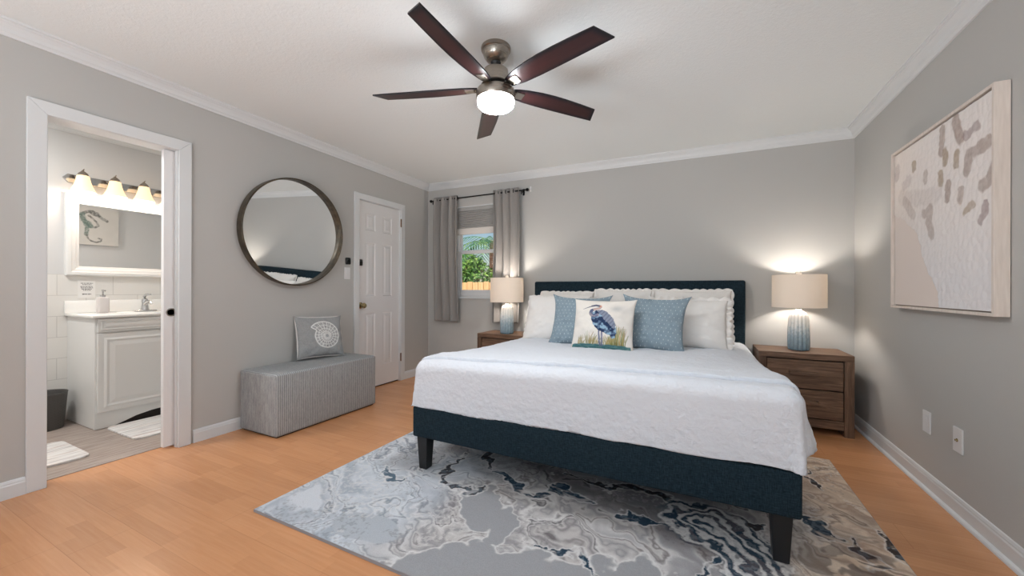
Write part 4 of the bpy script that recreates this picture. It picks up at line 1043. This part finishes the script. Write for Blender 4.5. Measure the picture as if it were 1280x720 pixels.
b = MB(); panel_front(b, VY0+.012, VY1-.012, .125, .730, VX, fr=.06); shift(b, ox, oy).build('cabinet_door', M_gloss_white, t)
M_cult = mat('white_cultured_marble', srgb(236, 235, 232), .15)
t = thing('bathroom_countertop', 'glossy white vanity countertop with backsplash, resting on the bathroom cabinet', 'countertop', (ox, oy, .851))
b = MB(); b.box(XB+.012, VX+.03, VY0-.02, VY1+.02, .851, .872, .005, 3); shift(b, ox, oy, .851).build('countertop', M_cult, t, smooth=True)
b = MB(); b.box(XB+.012, XB+.032, VY0-.02, VY1+.02, .872, .975, .004, 2); shift(b, ox, oy, .851).build('backsplash', M_cult, t, smooth=True)
b = MB(); b.lathe([(.19, .0), (.185, .004), (.16, -.002), (.0, -.006)], 40, Matrix.Translation((0.02, .0, .0225)) @ Matrix.Diagonal((.8, 1.2, 1, 1)), cap=False); b.build('basin', M_cult, t, smooth=True)
# faucet
t = thing('faucet', 'single-handle chrome faucet on the white vanity top', 'faucet', (-4.50, 1.640, .8725))
b = MB(); b.box(-.030, .030, -.078, .078, 0, .012, .006, 3); b.build('deck_plate', M_chrome, t, smooth=True)
b = MB(); b.lathe([(.030, .010), (.027, .03), (.022, .07), (.024, .095), (.018, .112), (.0, .116)], 24, cap=False); b.tube([(.0, 0, .06), (.05, .0, .085), (.10, 0, .088), (.125, 0, .070)], .013, 12, rs=[.018, .015, .013, .012]); b.build('spout', M_chrome, t, smooth=True)
b = MB(); b.tube([(0, 0, .112), (-.005, 0, .13), (.02, .0, .148), (.075, .015, .152)], .008, 10, rs=[.014, .013, .010, .006]); b.build('faucet_handle', M_chrome, t, smooth=True)
# soap bottle
t = thing('soap_dispenser', 'frosted soap bottle with a chrome pump standing on the vanity top', 'soap dispenser', (-4.50, 1.369, .8725))
M_frost = mat('frosted_soap_glass', srgb(206, 200, 198), .35)
b = MB(); b.box(-.034, .034, -.034, .034, 0, .132, .010, 3); b.build('bottle', M_frost, t, smooth=True)
b = MB(); b.lathe([(.018, .130), (.018, .150), (.006, .153), (.006, .188), (.0, .188)], 20, cap=False); b.tube([(-.012, 0, .188), (.0, 0, .190), (.045, 0, .184)], .006, 8); b.build('pump', M_chrome, t, smooth=True)
# notice on the tiles
t = thing('notice_sign', 'small square white notice with grey text above the backsplash', 'sign', (XB+.010, 1.322, 1.070))
b = MB(); b.box(0, .003, -.052, .052, -.074, .074); b.build('notice_card', mat('notice_card', srgb(232, 230, 227), .6), t)
M_ink = mat('grey_ink', srgb(120, 118, 117), .7)
def text(body, size, loc, parent, m=M_ink):
    cu = bpy.data.curves.new('lettering', 'FONT'); cu.body = body; cu.size = size; cu.align_x = 'CENTER'; cu.align_y = 'CENTER'; cu.extrude = .0003; cu.space_line = .95
    o = bpy.data.objects.new('lettering', cu); COL.objects.link(o); cu.materials.append(m); o.parent = parent; o.location = loc
    o.rotation_euler = (PI/2, 0, PI/2); return o
# the lines are too small to read in the photograph: short strokes of word length stand for them
b = MB(); rg_ = np.random.RandomState(4)
for k, (z, w) in enumerate(((.050, .070), (.038, .052), (.022, .074), (.011, .070), (.001, .062), (-.009, .044))):
    x = -w/2
    while x < w/2:
        l = min(rg_.uniform(.006, .016), w/2-x+.002); b.box(.0031, .0036, x, x+l, z-.0028, z+.0028); x += l+.003
b.build('small_print', M_ink, t)
b = MB()
for x0, l, h in ((-.026, .012, .006), (-.013, .010, .0045), (-.002, .007, .0045), (.009, .008, .006), (.018, .009, .004)):
    b.box(.0031, .0037, x0, x0+l, -.041-h, -.041+h*.6)
b.build('large_print', M_ink, t)
# bathroom mirror
t = thing('bathroom_mirror', 'rectangular bathroom mirror with a wide white moulded frame above the vanity', 'mirror', (XB, 1.665, 1.522))
b = MB(); mw, mh = .470, .340
def framepoly(o): return [(-mw+o, -mh+o), (mw-o, -mh+o), (mw-o, mh-o), (-mw+o, mh-o)]
pr = [(0, .0), (0, .040), (.010, .046), (.030, .046), (.034, .040), (.055, .036), (.060, .028), (.078, .024), (.080, .012), (.080, .0)]
for (o0, d0), (o1, d1) in zip(pr, pr[1:]):
    A, B = framepoly(o0), framepoly(o1)
    for i in range(4): b.face([(d0, *A[i]), (d0, *A[(i+1) % 4]), (d1, *B[(i+1) % 4]), (d1, *B[i])])
bmesh.ops.remove_doubles(b.bm, verts=b.bm.verts, dist=1e-5); b.build('mirror_frame', M_gloss_white, t)
b = MB(); b.box(.004, .010, -mw+.078, mw-.078, -mh+.078, mh-.078); b.build('mirror_glass', M_mirror, t)
# vanity light bar
t = thing('vanity_light', 'brushed nickel bar light with alabaster glass bells above the bathroom mirror', 'wall light', (XB, 1.555, 1.985))
b = MB(); b.prism([(-.345, -.035), (-.375, 0), (-.345, .035), (.345, .035), (.375, 0), (.345, -.035)], 'x', .0, .020, bev=.004); b.build('back_plate', M_chrome, t)
for y in (-.288, -.096, .096, .288):
    b = MB(); b.tube([(.02, y, -.0), (.07, y, .035), (.115, y, .055), (.13, y, .045)], .007, 8)
    b.lathe([(.0, .050), (.012, .050), (.028, .035), (.034, .015), (.0, .012)], 24, Matrix.Translation((.13, y, 0)), cap=False)
    b.tube([(.128, y, .048), (.135, y, .060), (.150, y, .068)], .005, 8, rs=[.007, .005, .003]); arm = b.build('lamp_arm', M_nickel, t, smooth=True)
    b = MB(); b.lathe([(.030, .020), (.037, .010), (.044, -.030), (.055, -.070), (.072, -.108), (.076, -.118), (.073, -.117), (.068, -.106), (.052, -.070), (.041, -.03), (.034, .008), (.028, .017), (.030, .020)], 36, Matrix.Translation((.13, y, 0)), cap=False)
    b.build('glass_shade', M_bell, t, smooth=True)
    b = MB(); b.lathe([(0, .01), (.012, .005), (.014, -.02), (.026, -.045), (.028, -.06), (.018, -.078), (.0, -.085)], 20, Matrix.Translation((.13, y, 0)), cap=False); b.build('light_bulb', M_bulb, t, smooth=True)
    lamp('bulb_light', 'POINT', (.13, y, -.112), 3.2, (1, .95, .88), parent=t, shadow_soft_size=.05)
lamp('added_bathroom_fill', 'AREA', (-3.9, .45, 2.42), 27, (1, .98, .95), (0, 0, 0), shape='DISK', size=.32)  # unseen lamp with no fixture, added to lift the bathroom light
# waste bin
t = thing('waste_bin', 'dark grey round waste bin on the bathroom floor beside the vanity', 'bin', (-4.515, 1.045, -.004))
M_bin = mat('dark_grey_bin', srgb(84, 82, 80), .6); bump(M_bin, math_(M_bin, 'SINE', math_(M_bin, 'MULTIPLY', sep(M_bin, coords(M_bin))[2], 500)), .3, .003)
b = MB(); b.lathe([(.0, .0), (.105, .0), (.108, .004), (.128, .270), (.131, .275), (.128, .279), (.124, .275), (.104, .010), (.0, .008)], 48, cap=False); b.build('bin_body', M_bin, t, smooth=True)
# bath mats
M_mat = mat('striped_bath_mat', (.7, .7, .7), .95, spec=.05)
_x, _y, _z = sep(M_mat, coords(M_mat)); _nf = noise(M_mat, coords(M_mat, (26, 2, 1)), 1, 3, .6)
lk(M_mat, ramp(M_mat, _nf.outputs[0], [(.32, srgb(176, 158, 152)), (.42, srgb(220, 214, 210)), (.52, srgb(232, 230, 228)), (.6, srgb(190, 184, 182)), (.7, srgb(226, 222, 220))]), bsdf(M_mat).inputs['Base Color'])
bump(M_mat, noise(M_mat, coords(M_mat), 220, 2).outputs[0], .5, .005)
def mat_thing(label, x0, x1, y0, y1, rot=0):
    t = thing('bath_mat', label, 'bath mat', ((x0+x1)/2, (y0+y1)/2, -.004), (0, 0, R(rot))); hx, hy = (x1-x0)/2, (y1-y0)/2
    r = .05; poly = []
    for cx_, cy_, a0 in ((hx-r, hy-r, 0), (-hx+r, hy-r, 90), (-hx+r, -hy+r, 180), (hx-r, -hy+r, 270)):
        poly += [(cx_+r*math.cos(R(a0+15*k)), cy_+r*math.sin(R(a0+15*k))) for k in range(7)]
    b = MB(); b.prism(poly, 'z', 0, .014, bev=.003); b.build('mat_pile', M_mat, t, smooth=True); return t
mat_thing('striped cream bath mat with a rounded corner, beside the door casing', -4.03, -3.52, .30, 1.022)
mat_thing('striped cream bath mat lying in front of the vanity cabinet', -4.10, -3.60, 1.262, 1.95)
# canvas seen in the bathroom mirror
t = thing('canvas_print', 'square pale canvas with a grey-green seahorse, reflected in the bathroom mirror', 'picture', (XL-WT-.006, 1.745, 1.765), )
def seahorse():
    n = 200; h = .21
    Y, Z = np.meshgrid(np.linspace(-h, h, n), np.linspace(-h, h, n), indexing='ij')
    C_ = np.zeros(Y.shape+(3,)); C_[:] = srgb(214, 210, 204); mixc(C_, .4*(fbm(Y*14, Z*14, 3)), np.array(srgb(196, 192, 186)))
    A = (Y/h+1)/2; B = (1-Z/h)/2      # in the mirror the near side reads left
    w = (fbm(A*20, B*20, 3)-.5)*.03; A = A+w
    dark, green = np.array(srgb(112, 112, 108)), np.array(srgb(112, 130, 122))
    q = lambda *p: [((x-40)/600, (y-95)/590) for x, y in p]
    for pts, ww, c in ((q((505, 297), (455, 270), (420, 235), (385, 195), (340, 172), (290, 178), (245, 205), (225, 235)), .034, dark), (q((420, 235), (380, 225), (340, 210), (320, 190)), .028, dark), (q((228, 230), (235, 290), (262, 340), (285, 395)), .050, green),
                       (q((300, 240), (345, 280), (390, 335), (402, 380), (375, 412), (330, 415)), .022, dark), (q((262, 330), (300, 360), (320, 400)), .05, green), (q((285, 400), (280, 460), (272, 530)), .036, green), (q((272, 530), (290, 590), (330, 628), (385, 642), (432, 622), (440, 588), (405, 578)), .018, dark)):
        d, f = d_line(A, B, pts); ww = ww*1.35; mixc(C_, .85*sst(ww, ww*.6, d)*np.clip((fbm(A*30, B*30, 3)-.3)*5, .55, 1), c)
    return np.stack([-.0265+0*Y, -Y*-1, Z], -1), C_
P, C_ = seahorse(); grid_obj('print', P, M_canvas, t, C_, smooth=False)
b = MB(); b.box(-.026, 0, -.211, .211, -.211, .211, .002); b.build('canvas_block', mat('canvas_edge', srgb(220, 216, 210), .7), t)

# ---------------------------------------------------------------- outside the window
M_ground = mat('lawn', srgb(110, 128, 72), .95)
b = MB(); b.box(-16, 8, YB+.16, 20, -.30, -.25); structure(b.build('ground', M_ground))
M_fence = wood('cedar_fence_boards', srgb(196, 144, 96), srgb(220, 170, 120), srgb(236, 192, 146), (30, 30, 2), .8)
t = thing('garden_fence', 'sunlit wooden board fence outside the window', 'fence', (-5.2, 8.0, -.25))
b = MB()
for k in range(34):
    x = -2.6+k*.155; b.box(x, x+.142, -.012, .012, 0, 1.50+.012*math.sin(k*2.3), .004)
b.box(-2.6, 2.67, .012, .05, .3, .4); b.box(-2.6, 2.67, .012, .05, 1.15, 1.25); b.build('fence_boards', M_fence, t)
def leafy(name, m, centers, n, size, seed, parent):
    rg = np.random.RandomState(seed); vs = []; fs = []
    for i in range(n):
        c, rad = centers[rg.randint(len(centers))]
        d = rg.normal(size=3); d /= np.linalg.norm(d); p = np.array(c)+d*np.array(rad)*rg.uniform(.55, 1)**.5
        a = rg.normal(size=3); a /= np.linalg.norm(a); b_ = np.cross(a, d+.01); b_ /= np.linalg.norm(b_)+1e-9
        s = size*rg.uniform(.6, 1.3); k = len(vs)
        vs += [p-a*s, p-b_*s*.38, p+a*s, p+b_*s*.38]; fs.append((k, k+1, k+2, k+3))
    me = bpy.data.meshes.new(name); me.from_pydata([tuple(map(float, v)) for v in vs], [], fs); me.materials.append(m)
    o = bpy.data.objects.new(name, me); COL.objects.link(o); o.parent = parent; return o
def leafmat(name, a, b_, c):
    m = mat(name, a, .55); w = noise(m, coords(m), 7, 3); lk(m, ramp(m, w.outputs[0], [(.3, a), (.5, b_), (.7, c)]), bsdf(m).inputs['Base Color']); return m
M_leafA = leafmat('bush_leaves', srgb(52, 92, 40), srgb(96, 142, 62), srgb(160, 190, 96))
M_palm = leafmat('palm_fronds', srgb(44, 92, 70), srgb(70, 120, 84), srgb(140, 168, 70))
M_trunk = wood('palm_trunk_bark', srgb(104, 70, 56), srgb(150, 110, 92), srgb(196, 162, 140), (4, 4, 14), .9)
t = thing('leafy_bush', 'dense green leafy bush growing behind the garden fence', 'bush', (-6.05, 9.2, -.08))
b = MB(); b.tube([(0, 0, 0), (.05, 0, .6), (-.05, .1, 1.3), (.1, 0, 2.0)], .05, 8, rs=[.07, .06, .045, .02])
for q in ((-.5, .1, 1.8), (.6, 0, 1.7), (.1, -.3, 1.9)): b.tube([(0, 0, .5), (q[0]*.5, q[1]*.5, 1.1), q], .03, 6, rs=[.04, .03, .012])
b.build('stems', M_trunk, t)
leafy('foliage', M_leafA, [((0, 0, 1.35), (.75, .5, .75)), ((-.55, 0, 1.15), (.5, .45, .6)), ((.5, 0, 1.3), (.5, .4, .65)), ((.1, 0, 1.85), (.45, .4, .35))], 5200, .055, 3, t)
t = thing('palm_tree', 'palm tree with arching fronds seen through the window', 'tree', (-5.46, 9.9, -.50))
b = MB(); b.tube([(0, 0, 0), (.02, 0, 1.2), (-.04, 0, 2.2), (0, 0, 3.0)], .15, 14, rs=[.18, .12, .12, .14]); b.build('trunk', M_trunk, t, smooth=True)
rgp = np.random.RandomState(8)
for k in range(15):
    a = 2*PI*k/15+rgp.uniform(-.15, .15); L_ = rgp.uniform(1.7, 2.3); up = rgp.uniform(.1, 1.0); vs = []; fs = []
    sp = []
    for i in range(19):
        f = i/18; sp.append(np.array([math.cos(a)*L_*f*(1-.12*f), math.sin(a)*L_*f*(1-.12*f), 2.95+up*f*1.0-f*f*(1.0+.6*up)]))
    for i in range(1, 18):
        d = sp[i+1]-sp[i]; d /= np.linalg.norm(d); sd = np.cross(d, [0, 0, 1]); sd /= np.linalg.norm(sd)+1e-9
        ll = .42*math.sin(PI*(i/19)**.7)+.06
        for sgn in (-1, 1):
            tipp = sp[i]+sd*sgn*ll*.8+d*ll*.55-np.array([0, 0, ll*.35]); k0 = len(vs)
            vs += [sp[i]-d*.022, sp[i]+d*.022, tipp]; fs.append((k0, k0+1, k0+2))
    for i in range(18):
        k0 = len(vs); vs += [sp[i]+[0, 0, .008], sp[i]-[0, 0, .012], sp[i+1]-[0, 0, .012], sp[i+1]+[0, 0, .008]]; fs.append((k0, k0+1, k0+2, k0+3))
    me = bpy.data.meshes.new('frond'); me.from_pydata([tuple(map(float, v)) for v in vs], [], fs); me.materials.append(M_palm)
    o = bpy.data.objects.new('frond', me); COL.objects.link(o); o.parent = t
bpy.context.view_layer.update()
